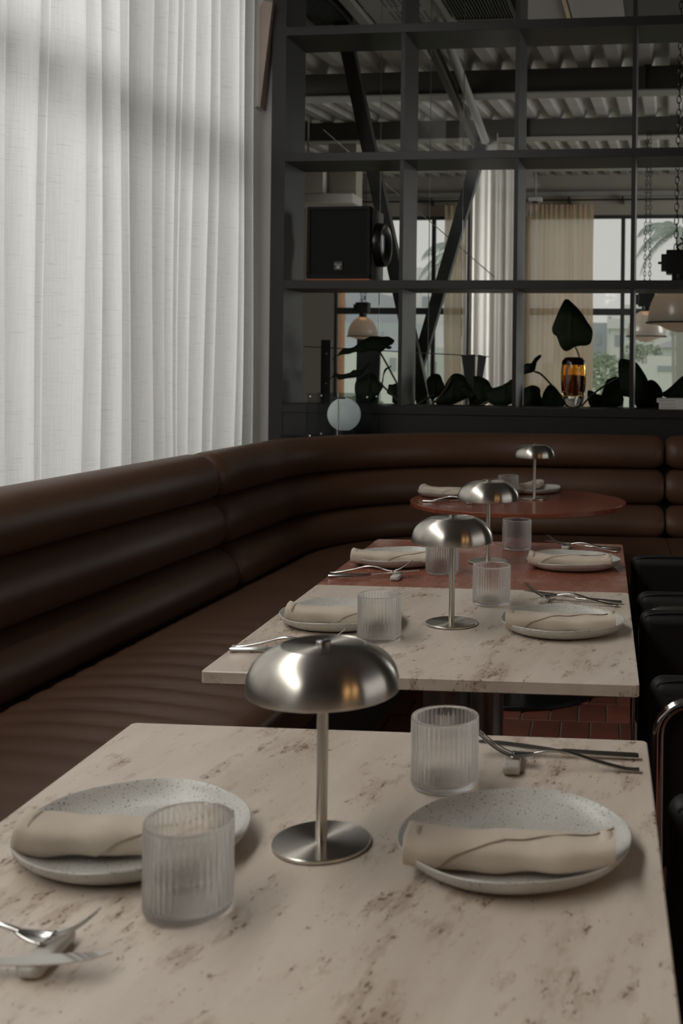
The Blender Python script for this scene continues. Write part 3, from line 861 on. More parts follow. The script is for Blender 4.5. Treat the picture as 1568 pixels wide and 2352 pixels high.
# ---------------------------------------------------------------- plates
def plate_mesh(seed):
    rnd = random.Random(seed)
    prof = [(0.0, 0.004), (0.060, 0.004), (0.085, 0.0048), (0.100, 0.0075), (0.111, 0.0125), (0.119, 0.0185), (0.1228, 0.0225), (0.1245, 0.0232), (0.1255, 0.0220),
            (0.1240, 0.0170), (0.117, 0.0095), (0.107, 0.0035), (0.095, 0.0006), (0.085, 0.0006), (0.082, 0.002), (0.0, 0.002)]
    ph = [rnd.uniform(0, 6.28) for _ in range(4)]
    def rib(a, k):
        r, z = prof[k]
        return r * (0.014 * math.sin(2 * a + ph[0]) + 0.007 * math.sin(3 * a + ph[1]))
    mb = MB().lathe(prof, 96, rib=rib)
    vs = []
    for (x, y, z) in mb.v:
        a = math.atan2(y, x); r = math.hypot(x, y) / 0.1255
        vs.append((x, y, z + 0.0016 * r ** 6 * math.sin(2 * a + ph[2]) + 0.001 * r ** 6 * math.sin(5 * a + ph[3])))
    mb.v = vs
    me = mb.mesh('plate', True, 40); me.materials.append(M['stoneware']); return me
plate_mes = [plate_mesh(s) for s in (1, 2, 3)]

# ---------------------------------------------------------------- rolled napkins
def roll_section(phi, sc=1.0, w=0.030, h=0.0165):
    # flattened cloth roll: y across, z up, resting on z = 0
    c, s = math.cos(phi), math.sin(phi)
    e = 0.72
    y = w * sc * math.copysign(abs(c) ** e, c); z = h * sc * math.copysign(abs(s) ** e, s)
    return y, z + h * 1.0
def make_napkin(flap_at_left, x_front, x_top, seed):
    rnd = random.Random(seed)
    t = thing('napkin', 'x', 'napkin', (0, 0, 0), 0, 'rolled cream napkins on the plates')
    L = 0.108; nx, nph = 36, 40
    ph = [rnd.uniform(0, 6.28) for _ in range(6)]
    def sc(u):
        return 0.93 + 0.04 * math.sin(5 * u * 20 + ph[0]) + 0.05 * math.sin(14 * u + ph[1])
    def lift(u): return 0.0065 * (u / L) ** 4
    def lump(u, phi): return 0.0009 * math.sin(38 * u + 2 * phi + ph[2]) + 0.0010 * math.sin(61 * u - 3 * phi + ph[3])
    def ring(u, grow, k=1.0):
        R = []
        for j in range(nph):
            p = 2 * PI * j / nph
            y, z = roll_section(p, sc(u) * k)
            g = grow + lump(u, p)
            R.append((u, y + g * math.cos(p), max(0.0006, z + g * math.sin(p)) + lift(u)))
        return R
    rings = []
    for i in range(nx + 1):
        u = -L + 2 * L * i / nx
        k = 1.0
        if i == 0 or i == nx: k = 0.985
        rings.append(ring(u, 0.0, k))
    part('roll', MB().sweep(rings, cap=False), M['napkin'], t, smooth=True, angle=80)
    # coiled open ends
    for sgn in (-1, 1):
        mb = MB(); pts = []
        u = sgn * (L - 0.001); turns = 3.4; N = 120
        A = []; B = []
        for i in range(N + 1):
            f_ = i / N; p = 2 * PI * turns * f_ + ph[4]; k = 0.16 + 0.80 * f_
            y, z = roll_section(p, sc(u) * k); z = z + lift(u) + (1 - k) * 0.006
            A.append((u - sgn * 0.0005 + sgn * 0.0018 * math.sin(p * 0.5 + ph[5]), y, z)); B.append((u - sgn * 0.014, y, z))
        mb.sweep([A, B], closed_profile=False)
        A2 = []
        o = part('coiled_end', mb, M['napkin'], t, smooth=True)
        sm = o.modifiers.new('cloth', 'SOLIDIFY'); sm.thickness = 0.0016; sm.offset = 0
        back = MB(); rr = ring(sgn * (L - 0.010), -0.001)
        back.add(rr, [tuple(range(nph))]); part('inner_fold', back, M['napkin'], t)
    # outer wrap with a slanting free edge
    mb = MB(); rings = []
    s = -1 if flap_at_left else 1
    for j in range(nph + 1):
        f_ = j / nph
        p = 1.38 * PI - f_ * 1.55 * PI                       # from under the near side over the top and down the far side
        front = max(0.0, min(1.0, (f_ - 0.05) / 0.46))
        xe = lerp(x_front, x_top, front ** 1.6)
        if f_ > 0.53: xe = lerp(x_top, L, min(1.0, (f_ - 0.53) / 0.12))
        R = []
        for i in range(25):
            u = lerp(s * L * 1.003, xe, i / 24)
            y, z = roll_section(p, sc(u))
            g = 0.0013 + lump(u, p)
            R.append((u, y + g * math.cos(p), max(0.0008, z + g * math.sin(p)) + lift(u)))
        rings.append(R)
    mb.sweep(rings, closed_profile=False)
    o = part('outer_flap', mb, M['napkin'], t, smooth=True, angle=80)
    sm = o.modifiers.new('cloth', 'SOLIDIFY'); sm.thickness = 0.0010; sm.offset = 0
    return t
NAP = {}
for key, args in (('R', (True, -0.084, -0.005, 11)), ('L', (True, -0.026, 0.060, 12)), ('R2', (True, -0.088, -0.02, 13)), ('L2', (True, -0.012, 0.070, 14))):
    NAP[key] = make_napkin(*args)
nap_used = set()
def put_napkin(key, loc, rz, label):
    if key in nap_used: return dup(NAP[key], loc, rz, label)
    nap_used.add(key); o = NAP[key]; o.location = loc; o.rotation_euler = (0, 0, rz); o['label'] = label; return o

# ---------------------------------------------------------------- tumblers
def tumbler_mesh():
    R, H, NR = 0.0427, 0.087, 42
    outp = [(0.0, 0.0), (0.034, 0.0), (0.039, 0.0008), (0.0415, 0.003), (R, 0.007)] + [(R, 0.007 + (H - 0.014) * i / 6) for i in range(1, 7)] + [(R, H - 0.004), (R - 0.0003, H - 0.0012), (R - 0.0012, H)]
    inn = [(R - 0.0024, H - 0.0008), (R - 0.0032, H - 0.004), (R - 0.0032, H * 0.5), (R - 0.0032, 0.012), (R - 0.006, 0.0075), (0.030, 0.0060), (0.0, 0.0060)]
    prof = outp + inn
    ko = len(outp)
    def rib(a, k):
        z = prof[k][1]
        if k >= ko or prof[k][0] < 0.04: return 0.0
        w = max(0.0, min(1.0, (z - 0.003) / 0.004)) * max(0.0, min(1.0, (H - 0.0005 - z) / 0.004))
        return -0.0011 * w * (1 - abs(math.cos(NR * a / 2)))
    me = MB().lathe(prof, NR * 6, rib=rib).mesh('tumbler', True, 60); me.materials.append(M['tumbler_glass']); return me
tumbler_me = tumbler_mesh()

# ---------------------------------------------------------------- cutlery
def knife_parts(root):
    # lies along +x: handle from 0 to 0.105, blade to 0.225, edge upright
    mb = MB(); mb.tube([(0.0, 0, 0.0045), (0.004, 0, 0.0045), (0.05, 0, 0.0055), (0.100, 0, 0.0075), (0.106, 0, 0.008)], [0.0056, 0.0066, 0.0064, 0.0054, 0.0036], 12, True, [0.0036, 0.0043, 0.0043, 0.0038, 0.0024])
    part('handle', mb, M['cutlery_steel'], root, smooth=True, angle=50)
    P = [(0.104, -0.0035, 0), (0.122, -0.0075, 0), (0.155, -0.0105, 0), (0.190, -0.0105, 0), (0.212, -0.0060, 0), (0.226, 0.0050, 0), (0.195, 0.0062, 0), (0.150, 0.0060, 0), (0.104, 0.0035, 0)]
    top = [(x, y, 0.0078 + (x - 0.104) * 0.085 + 0.0009) for x, y, _ in P]; bot = [(x, y, z - 0.0014) for x, y, z in top]
    k = len(P); mb = MB().add(top + bot, [tuple(range(k)), tuple(range(2 * k - 1, k - 1, -1))] + [(i, i + k, (i + 1) % k + k, (i + 1) % k) for i in range(k)])
    part('blade', mb, M['cutlery_steel'], root)
def fork_parts(root):
    ctr = smoothline([(0.0, 0, 0.0035), (0.02, 0, 0.0040), (0.06, 0, 0.0125), (0.095, 0, 0.0215), (0.118, 0, 0.0215), (0.138, 0, 0.0175)], 5)
    n = len(ctr)
    w = [lerp(0.0062, 0.0026, min(1, i / (n * 0.75))) for i in range(n)]
    part('handle', MB().tube(ctr, w, 12, True, [0.0026] * n), M['cutlery_steel'], root, smooth=True, angle=60)
    # bowl and tines: a curved strip, then four tines
    def arch(x):                                   # height of the head along x
        u = (x - 0.134) / 0.080
        return 0.0178 - 0.0060 * math.sin(min(1, u / 0.45) * PI / 2) + max(0, u - 0.35) ** 1.6 * 0.060
    mb = MB(); rings = []
    for i in range(9):
        x = 0.134 + 0.034 * i / 8; hw = lerp(0.0026, 0.0118, math.sin(i / 8 * PI / 2)); R = []
        for j in range(9):
            y = hw * (j / 4 - 1); R.append((x, y, arch(x) + 0.0022 * (y / 0.0118) ** 2))
        rings.append(R)
    mb.sweep(rings, closed_profile=False)
    o = part('fork_head', mb, M['cutlery_steel'], root, smooth=True)
    s = o.modifiers.new('plate', 'SOLIDIFY'); s.thickness = 0.0016; s.offset = 0
    for q in range(4):
        y0 = -0.0090 + 0.0060 * q
        pts = [(lerp(0.166, 0.212, i / 7), y0 * (1 - 0.06 * i / 7), arch(lerp(0.166, 0.212, i / 7)) + 0.0022 * (y0 / 0.0118) ** 2) for i in range(8)]
        part('tine', MB().tube(pts, [0.0017, .0016, .0016, .0015, .0015, .0013, .0011, .0007], 6, True, [0.0009] * 8), M['cutlery_steel'], root, smooth=True)
def rest_mesh():
    mb = MB(); rings = []
    for i in range(17):
        u = i / 16; y = lerp(-0.036, 0.036, u); e = min(u, 1 - u) / 0.10; k = 1.0 if e >= 1 else math.sqrt(max(0.0, 1 - (1 - e) ** 2)) * 0.55 + 0.45
        hw = 0.0115 * (0.94 + 0.06 * abs(2 * u - 1)); h = 0.0132 - 0.0016 * math.sin(PI * u); R = []
        for j in range(16):
            a = 2 * PI * j / 16; c, s = math.cos(a), math.sin(a); ex = 0.45
            R.append((hw * k * math.copysign(abs(c) ** ex, c), y, h / 2 + h / 2 * k * math.copysign(abs(s) ** ex, s)))
        rings.append(R)
    mb.sweep(rings); me = mb.mesh('cutlery_rest', True, 60); me.materials.append(M['rest_stone']); return me
rest_me = rest_mesh()
KN = thing('knife', 'x', 'knife', (0, 0, 0), 0, 'table knives on cutlery rests'); knife_parts(KN)
FK = thing('fork', 'x', 'fork', (0, 0, 0), 0, 'table forks on cutlery rests'); fork_parts(FK)
used = {}
def put(root, loc, rz, label):
    if root.name in used: return dup(root, loc, rz, label)
    used[root.name] = 1; root.location = loc; root.rotation_euler = (0, 0, rz); root['label'] = label; return root
def single(name, me, loc, rz, label, cat, group):
    o = bpy.data.objects.new(name, me); COL.objects.link(o); o.location = loc; o.rotation_euler = (0, 0, rz)
    return tag(o, label, cat, group)
Z = TABLE_Z + 0.0004
def cut(handle_end, toward):
    a = math.atan2(toward[1] - handle_end[1], toward[0] - handle_end[0]); return (handle_end[0], handle_end[1], Z), a

# (table words, plate xy, plate variant, napkin key/xy/angle, glass xy, rest xy/angle, knife handle/toward, fork handle/toward)
SETS = [
 ('nearest beige table, chair side', (-0.089, 1.202), 0, ('R', (-0.090, 1.152), 0.03), (-0.1929, 1.392), ((-0.1128, 1.462), 0.03), ((0.0540, 1.507), (-0.150, 1.505)), ((0.0535, 1.458), (-0.150, 1.470))),
 ('nearest beige table, bench side', (-0.505, 1.184), 1, ('L', (-0.500, 1.150), 0.10), (-0.3924, 1.047), ((-0.481, 0.945), 0.0), ((-0.640, 0.918), (-0.430, 0.923)), ((-0.650, 0.972), (-0.430, 0.948))),
 ('second beige table, chair side', (-0.0756, 2.255), 1, ('R', (-0.077, 2.208), 0.02), (-0.2422, 2.479), ((-0.126, 2.515), -0.05), ((0.0492, 2.505), (-0.17, 2.545)), ((0.0410, 2.478), (-0.17, 2.512))),
 ('second beige table, bench side', (-0.5318, 2.262), 2, ('L2', (-0.520, 2.215), 0.02), (-0.4254, 2.129), ((-0.520, 2.005), 0.05), ((-0.676, 1.998), (-0.46, 2.010)), ((-0.680, 2.026), (-0.46, 2.022))),
 ('red square table, chair side', (-0.0737, 2.985), 2, ('R2', (-0.079, 2.925), -0.04), (-0.2443, 3.243), ((-0.101, 3.268), -0.05), ((0.0580, 3.262), (-0.15, 3.300)), ((0.0510, 3.220), (-0.15, 3.262))),
 ('red square table, bench side', (-0.545, 2.972), 0, ('L', (-0.545, 2.905), 0.0), (-0.4054, 2.838), ((-0.505, 2.742), 0.0), ((-0.676, 2.735), (-0.46, 2.762)), ((-0.684, 2.790), (-0.46, 2.772))),
]
for (w, pl, pv, nk, gl, rs, kn, fk) in SETS:
    single('plate', plate_mes[pv], (*pl, Z), pv * 1.3, 'speckled grey stoneware plate on the ' + w, 'plate', 'speckled stoneware plates')
    put_napkin(nk[0], (*nk[1], TABLE_Z + 0.0068), nk[2], 'cream linen napkin roll on the plate, ' + w)
    single('tumbler', tumbler_me, (*gl, Z), 0, 'ribbed glass tumbler on the ' + w, 'glass', 'ribbed glass tumblers')
    single('cutlery_rest', rest_me, (*rs[0], Z), rs[1], 'grey clay cutlery rest on the ' + w, 'cutlery rest', 'clay cutlery rests')
    l_, a_ = cut(*kn); put(KN, l_, a_, 'steel table knife on the ' + w)
    l_, a_ = cut(*fk); put(FK, l_, a_, 'steel table fork on the ' + w)
# the round table
single('plate', plate_mes[1], (-0.632, 4.565, Z), 0.4, 'speckled plate at the window end of the round red table', 'plate', 'speckled stoneware plates')
put_napkin('L2', (-0.640, 4.480, TABLE_Z + 0.0068), -0.50, 'napkin roll on the plate at the window end of the round table') if 'L2' not in nap_used else dup(NAP['L2'], (-0.635, 4.520, TABLE_Z + 0.0068), -0.38, 'napkin roll on the plate at the window end of the round table')
single('plate', plate_mes[2], (-0.300, 4.780, Z), 0.9, 'speckled plate behind the lamp stem on the round red table', 'plate', 'speckled stoneware plates')
dup(NAP['R'], (-0.305, 4.780, TABLE_Z + 0.0068), 1.30, 'napkin roll seen end-on behind the lamp stem, round red table')
single('tumbler', tumbler_me, (-0.385, 4.600, Z), 0, 'ribbed tumbler standing beside the lamp stem on the round red table', 'glass', 'ribbed glass tumblers')
single('tumbler', tumbler_me, (-0.430, 4.395, Z), 0, 'ribbed tumbler hidden behind a lamp shade on the round red table', 'glass', 'ribbed glass tumblers')
single('cutlery_rest', rest_me, (-0.515, 4.325, Z), 0.2, 'grey clay cutlery rest on the round red table', 'cutlery rest', 'clay cutlery rests')
l_, a_ = cut((-0.699, 4.335), (-0.50, 4.335)); dup(KN, l_, a_, 'steel table knife at the rim of the round red table')
l_, a_ = cut((-0.690, 4.365), (-0.50, 4.345)); dup(FK, l_, a_, 'steel table fork at the rim of the round red table')

# ---------------------------------------------------------------- black leather chairs
def rbox(x0, x1, y0, y1, z0, z1): return MB().box(x0, x1, y0, y1, z0, z1)
def chair():
    t = thing('armchair', 'x', 'chair', (0, 0, 0), 0, 'black leather armchairs on the aisle side')
    # faces -x; origin at the front of the arms, mid width, on the floor
    part('seat', rbox(0.05, 0.56, -0.255, 0.255, 0.36, 0.46), M['black_leather'], t, bevel=0.035, seg=4)
    o = part('backrest', MB().sweep([[(0.50 + 0.02 * abs(y / .26) ** 2 * -1, y, 0.42), (0.585, y, 0.42), (0.655, y, 0.80), (0.60, y, 0.82), (0.565, y, 0.80)] for y in (-0.26, -0.13, 0, 0.13, 0.26)]), M['black_leather'], t, bevel=0.02, seg=3)
    for sy in (-1, 1):
        y = sy * 0.315
        pa = part('arm_panel', rbox(0.005, 0.54, sy * 0.272 - 0.028, sy * 0.272 + 0.028, 0.40, 0.735), M['black_leather'], t, bevel=0.026, seg=5)
        st = MB().tube(smoothline([(0.010, sy * 0.272 - 0.020, 0.660), (0.018, sy * 0.272 - 0.020, 0.708), (0.05, sy * 0.272 - 0.020, 0.7315), (0.30, sy * 0.272 - 0.020, 0.7325), (0.53, sy * 0.272 - 0.020, 0.7315)], 6), 0.0022, 6)
        part('piping', st, M['black_leather'], pa, smooth=True)
        pts = [(0.60, y, 0.74), (0.50, y, 0.700), (0.10, y, 0.700)]
        for k in range(1, 7):
            a = PI / 2 + (PI / 2) * k / 6; pts.append((0.075 + 0.055 * math.cos(a), y, 0.645 + 0.055 * math.sin(a)))
        pts += [(0.02, y, 0.30), (0.02, y, 0.075)]
        for k in range(1, 7):
            a = PI + (PI / 2) * k / 6; pts.append((0.080 + 0.06 * math.cos(a), y, 0.075 + 0.06 * math.sin(a)))
        pts += [(0.55, y, 0.015)]
        part('tube_frame', MB().tube(pts, 0.0115, 14), M['chrome'], t, smooth=True, angle=60)
    part('cross_bar', MB().tube([(0.55, -0.315, 0.0155), (0.55, 0.315, 0.0155)], 0.0115, 12), M['chrome'], t, smooth=True, angle=60)
    part('seat_rail', MB().tube([(0.30, -0.305, 0.372), (0.30, 0.305, 0.372)], 0.010, 10), M['chrome'], t, smooth=True, angle=60)
    return t
ch = chair(); ch.location = (0.083, 2.255, 0.0006); ch['label'] = 'black leather chrome-tube armchair at the second beige table'
dup(ch, (0.083, 3.010, 0.0006), 0, 'black leather chrome-tube armchair at the red square table')
dup(ch, (0.083, 1.155, 0.0006), 0, 'black leather chrome-tube armchair at the nearest table')

# ---------------------------------------------------------------- shelf partition
def Fthing(name, label, cat, t, n, z, group=None, extra=0.0):
    return thing(name, label, cat, F(t, n, z), -TH + extra, group)
sh = Fthing('shelf_partition', 'tall black wooden open shelf divider standing on a low wall', 'shelf', 0, 0, 0)
D = 0.33
part('end_panel', MB().box(-0.039, 0.039, 0.0, D, 0.0, 3.655), M['shelf_wood_v'], sh)
part('low_panel', MB().box(0.039, 4.3, 0.004, D, 0.0, 1.030), M['shelf_wood'], sh)
part('ledge_board', MB().box(0.039, 4.3, -0.004, D + 0.02, 1.031, 1.0755), M['shelf_wood'], sh, bevel=0.002)
for z0, z1 in ((1.702, 1.748), (2.3915, 2.436), (3.075, 3.1225)):
    part('shelf_board', MB().box(0.0392, 4.3, -0.001, D, z0, z1), M['shelf_wood'], sh, bevel=0.0015)
zz = [1.076, 1.7015, 1.7485, 2.391, 2.4365, 3.0745, 3.123, 3.655]
for tt in (0.6885, 1.306, 1.9225, 2.54, 3.16, 3.78):
    for k in range(4):
        part('upright', MB().box(tt - 0.0105, tt + 0.0105, 0.003, D, zz[2 * k], zz[2 * k + 1]), M['shelf_wood_v'], sh)
# glass screen behind the shelf
gs = Fthing('glass_screen', 'clear frameless glass screen between shelf and far room', 'glass screen', 0, 0.78, 0)
edges = [-0.50, 0.365, 0.672, 0.876, 2.3, 4.3]
for i in range(len(edges) - 1):
    part('pane', MB().box(edges[i] + 0.002, edges[i + 1] - 0.002, -0.005, 0.005, 0.3, 3.62), M['partition_glass'], gs)
    if i: part('joint', MB().box(edges[i] - 0.0009, edges[i] + 0.0009, -0.005, 0.005, 0.3, 3.62), M['glass_edge'], gs)
part('clamp_rail', MB().beam((-0.10, -0.012, 1.404), (1.05, -0.012, 1.352), 0.006, 0.006), M['glass_edge'], gs)
part('shoe', MB().box(-0.04, 4.3, -0.03, 0.03, 0.0, 0.3), M['black_metal'], gs)

# loudspeaker in the first bay
sp = Fthing('loudspeaker', 'black cube loudspeaker with round side drivers on the shelf', 'speaker', 0.336, 0.022, 1.7487, extra=-0.05)
w, h, dp = 0.178, 0.400, 0.30
cab = MB()
cab.add([(-w, 0.03, 0.008), (w, 0.03, 0.008), (w, dp - .06, 0.008), (w - .05, dp, 0.008), (-w + .05, dp, 0.008), (-w, dp - .06, 0.008),
         (-w, 0.03, h), (w, 0.03, h), (w, dp - .06, h - .012), (w - .05, dp, h - .025), (-w + .05, dp, h - .025), (-w, dp - .06, h - .012)],
        [(5, 4, 3, 2, 1, 0), (6, 7, 8, 9, 10, 11)] + [(i, (i + 1) % 6, (i + 1) % 6 + 6, i + 6) for i in range(6)])
part('cabinet', cab, M['speaker_grey'], sp)
fr = MB(); b_ = 0.017
fr.box(-w, w, -0.002, 0.032, 0.008, 0.008 + b_ * 1.4).box(-w, w, -0.002, 0.032, h - b_, h).box(-w, -w + b_, -0.002, 0.032, 0.008 + b_ * 1.4, h - b_).box(w - b_, w, -0.002, 0.032, 0.008 + b_ * 1.4, h - b_)
part('front_frame', fr, M['speaker_black'], sp, bevel=0.003)
part('grille', MB().box(-w + b_, w - b_, 0.005, 0.012, 0.008 + b_ * 1.4, h - b_), M['grille'], sp)
part('foot_strip', MB().box(-w, w, -0.003, 0.05, 0.0, 0.0075), M['copper_edge'], sp)
for s in (1, -1):
    mb = MB()
    prof = [(0.0, 0.012), (0.055, 0.010), (0.075, 0.022), (0.098, 0.040), (0.112, 0.044), (0.120, 0.034), (0.122, 0.0)] if s == 1 else [(0.0, 0.012), (0.09, 0.012), (0.118, 0.010), (0.122, 0.0)]
    mb.lathe(prof, 48)
    mb.v = [(s * (w + z), 0.155 + x, 0.205 + y) for (x, y, z) in mb.v]
    part('side_driver', mb, M['speaker_cone'], sp, smooth=True, angle=50)
bd = part('badge', MB().box(-0.024, 0.024, -0.001, 0.0055, 0.055, 0.103), M['badge'], sp)
def text(body, size, loc, material, parent, name='lettering', sx=1.0):
    c = bpy.data.curves.new(name, 'FONT'); c.body = body; c.size = size; c.align_x = 'CENTER'; c.extrude = 0.0003; c.materials.append(material)
    o = bpy.data.objects.new(name, c); COL.objects.link(o); o.parent = parent
    bpy.context.view_layer.update()
    me = bpy.data.meshes.new_from_object(o.evaluated_get(bpy.context.evaluated_depsgraph_get())); bpy.data.objects.remove(o)
    me.transform(Matrix.Translation(loc) @ Matrix.Rotation(PI / 2, 4, 'X') @ Matrix.Diagonal((sx, 1, 1, 1)))
    return link(name, me, material, parent)
text('PROGIS', 0.0135, (0, -0.0014, 0.0815), M['badge_print'], bd, sx=0.88)
em = MB()
def blob(pts): 
    k = len(pts); em.add([(x, -0.0014, z) for x, z in pts] + [(x, -0.0010, z) for x, z in pts], [tuple(range(k))] + [(i, (i + 1) % k, (i + 1) % k + k, i + k) for i in range(k)])
blob([(-.009, .0795), (.009, .0795), (.0085, .0755), (-.0085, .0755)]); blob([(-.0075, .0735), (.0075, .0735), (.006, .068), (.0035, .0635), (-.0035, .0635), (-.006, .068)])
blob([(-.0135, .0725), (-.0105, .0725), (-.006, .066), (-.0085, .063)]); blob([(.0105, .0725), (.0135, .0725), (.0085, .063), (.006, .066)])
part('emblem', em, M['badge_print'], bd)

# globe lamp between acrylic sheets
gl = Fthing('globe_lamp', 'white globe lamp held between smoked acrylic sheets on the corner ledge', 'lamp', 0.440, -0.185, 0.9045)
for s in (-1, 1):
    pn = part('acrylic_sheet', MB().box(-0.172, 0.172, s * 0.093 - 0.003, s * 0.093 + 0.003, 0.0, 0.240), M['smoked_acrylic'], gl)
    for x in (-0.150, 0.150):
        for z in (0.020, 0.222):
            mb = MB().tube([(x, s * 0.093 - 0.009, z), (x, s * 0.093 + 0.009, z)], 0.0045, 12); part('screw', mb, M['chrome'], pn, smooth=True, angle=50)
sph = MB(); prof = []
for i in range(33):
    a = -PI / 2 + PI * i / 32; prof.append((0.0865 * math.cos(a), max(-0.082, 0.0865 * math.sin(a))))
g_ = MB().lathe(prof, 64, oz=0.128); part('globe', g_, M['opal'], gl, smooth=True, angle=40)
part('globe_base', MB().lathe([(0.0, 0.0), (0.05, 0.0), (0.05, 0.046), (0.0, 0.046)], 32), M['black_metal'], gl, smooth=True, angle=40)
part('rod', MB().tube([(-0.004, -0.101, 0.0), (-0.001, -0.101, 0.245)], 0.0036, 10), M['chrome'], gl, smooth=True)
part('top_bar', MB().tube([(-0.035, -0.10, 0.216), (0.035, -0.10, 0.216)], 0.005, 12), M['black_metal'], gl, smooth=True, angle=50)

# vase with a single leaf; two books
vs_ = Fthing('vase', 'amber glass vase with heavy clear foot on the shelf ledge', 'vase', 1.611, 0.12, 1.0760)
V = [(0.062, 0.0605), (0.0625, 0.075), (0.0675, 0.13), (0.0688, 0.185), (0.0672, 0.225), (0.060, 0.250), (0.047, 0.2655), (0.040, 0.268)]
Vi = [(0.037, 0.266), (0.044, 0.255), (0.0525, 0.235), (0.059, 0.205), (0.0600, 0.15), (0.056, 0.09), (0.042, 0.066), (0.0, 0.062)]
part('body', MB().lathe(V + Vi + [(0.0, 0.0605), (0.062, 0.0605)], 64), M['amber_glass'], vs_, smooth=True, angle=60)
part('clear_foot', MB().lathe([(0.0, 0.0), (0.030, 0.0), (0.042, 0.008), (0.054, 0.035), (0.0612, 0.0600), (0.0, 0.0600)], 64), M['clear_glass'], vs_, smooth=True, angle=60)
part('dark_core', MB().lathe([(0.0, 0.0650), (0.036, 0.0700), (0.052, 0.094), (0.0565, 0.14), (0.0568, 0.172), (0.0, 0.182)], 48), M['dark_amber_glass'], vs_, smooth=True)
part('dark_collar', MB().lathe([(0.0655, 0.232), (0.0612, 0.2505), (0.0475, 0.2665), (0.0385, 0.2695), (0.0365, 0.268), (0.0385, 0.262), (0.044, 0.2548), (0.053, 0.2345), (0.0655, 0.232)], 48), M['dark_amber_glass'], vs_, smooth=True)
def book(z, th, t0, label):
    b = Fthing('book', label, 'book', t0 + 0.14, 0.215, z, 'books at the end of the ledge')
    c = part('cover', MB().box(-0.14, 0.14, -0.115, -0.111, 0, th).box(-0.14, 0.14, -0.111, 0.105, 0, 0.003).box(-0.14, 0.14, -0.111, 0.105, th - 0.003, th), M['book_white'], b)
    part('pages', MB().box(-0.134, 0.134, -0.110, 0.10, 0.0032, th - 0.0032), M['book_pages'], b)
    rows = [th * 0.5] if th < 0.025 else [th * 0.75, th * 0.28]
    for r_ in rows:
        pm = MB(); x = -0.125
        while x < -0.055:
            l_ = random.uniform(0.003, 0.009); pm.box(x, x + l_, -0.1158, -0.1149, r_ - 0.0016, r_ + 0.0016); x += l_ + 0.0022
        part('spine_print', pm, M['book_print'], c)
book(1.0762, 0.034, 2.066, 'thicker white book, lower of the two on the ledge')
book(1.1104, 0.021, 2.054, 'thinner white book, upper of the two on the ledge')

# ---------------------------------------------------------------- curtains
def pleats(bounds, base, amp, jitter=0.3, seed=1):
    rnd = random.Random(seed); P = []
    for a, b in zip(bounds[:-1], bounds[1:]):
        w = b - a; A = amp * (0.55 + 0.9 * min(1, w / 0.22)) * rnd.uniform(1 - jitter, 1 + jitter); n = max(6, int(w / 0.012))
        skew = rnd.uniform(0.7, 1.5)
        for i in range(n):
            u = i / n; P.append((a + w * u, base - A * 0.5 + A * math.sin(PI * u ** skew) ** 0.75))
    P.append((bounds[-1], base)); return P
def curtain_mesh(prof, z0, z1, lean, axis, rows=24, seed=2):
    rnd = random.Random(seed); ph = [rnd.uniform(0, 6.28) for _ in range(5)]
    mb = MB(); rings = []
    for r in range(rows + 1):
        f_ = r / rows; z = lerp(z0, z1, f_); R = []
        for (s, d) in prof:
            s2 = s + lean * (1 - f_) * math.sin(3.1 * s + ph[0]) + 0.006 * math.sin(2.2 * z + 5 * s + ph[1])
            d2 = d + 0.012 * math.sin(1.3 * z + 4.0 * s + ph[2]) * (1 - f_ * .6)
            R.append((d2, s2, z) if axis == 'n' else (s2, d2, z))
        rings.append(R)
    mb.sweep(rings, closed_profile=False); return mb
NB = [-1.985, -1.752, -1.651, -1.473, -1.405, -1.144, -1.079, -0.981, -0.913, -0.794, -0.613, -0.48, -0.241, -0.12, -0.03]
FB = [-9.5]
rr = random.Random(5)
while FB[-1] < -2.62: FB.append(FB[-1] + rr.uniform(0.07, 0.24))
FB = [x for x in FB if x < -2.60] + [-2.50, -2.325, -2.255, -2.035, -1.99]
def hang(name, label, prof, z0, z1, material, lean, axis, loc_label=None, group=None, seed=2):
    t = Fthing(name, label, 'curtain', 0, 0, 0, group)
    part('fabric', curtain_mesh(prof, z0, z1, lean, axis, seed=seed), material, t, smooth=True)
    return t
c1 = hang('curtain', 'white slub sheer curtain panel hanging next to the black shelf', pleats(NB, -0.150, 0.074, seed=3), 0.25, 3.60, M['sheer_white'], 0.03, 'n', group='white sheer curtains')
c2 = hang('curtain', 'white slub sheer curtain panel reaching past the left picture edge', pleats(FB, -0.158, 0.074, seed=8), 0.25, 3.60, M['sheer_white'], 0.03, 'n', group='white sheer curtains', seed=5)
rd = Fthing('curtain_rail', 'white ceiling rail carrying the sheer curtains', 'curtain rail', 0, 0, 0)
part('rail', MB().box(-0.155, -0.125, -9.55, 0.05, 3.60, 3.659), M['white_paint'], rd)
def even(a, b, w, seed):
    r_ = random.Random(seed); L = [a]
    while L[-1] < b - w * 1.4: L.append(L[-1] + r_.uniform(0.6, 1.4) * w)
    return L + [b]
hang('curtain', 'cream gathered curtain behind the vase leaf in the far room', pleats(even(-0.02, 0.99, 0.075, 1), 10.80, 0.07, seed=4), 0.05, 3.765, M['sheer_cream'], 0.02, 't', group='cream curtains in the far room')
hang('curtain', 'cream gathered curtain between steel braces and pale column', pleats(even(-1.27, -0.86, 0.07, 2), 10.80, 0.07, seed=6), 0.05, 3.765, M['sheer_cream'], 0.02, 't', group='cream curtains in the far room')
rod = Fthing('curtain_rod', 'thin black curtain rod across the far wall', 'curtain rod', 0, 10.70, 3.815)
part('rod', MB().tube([(-4.0, 0, 0), (3.6, 0, 0)], 0.013, 10), M['black_metal'], rod, smooth=True)
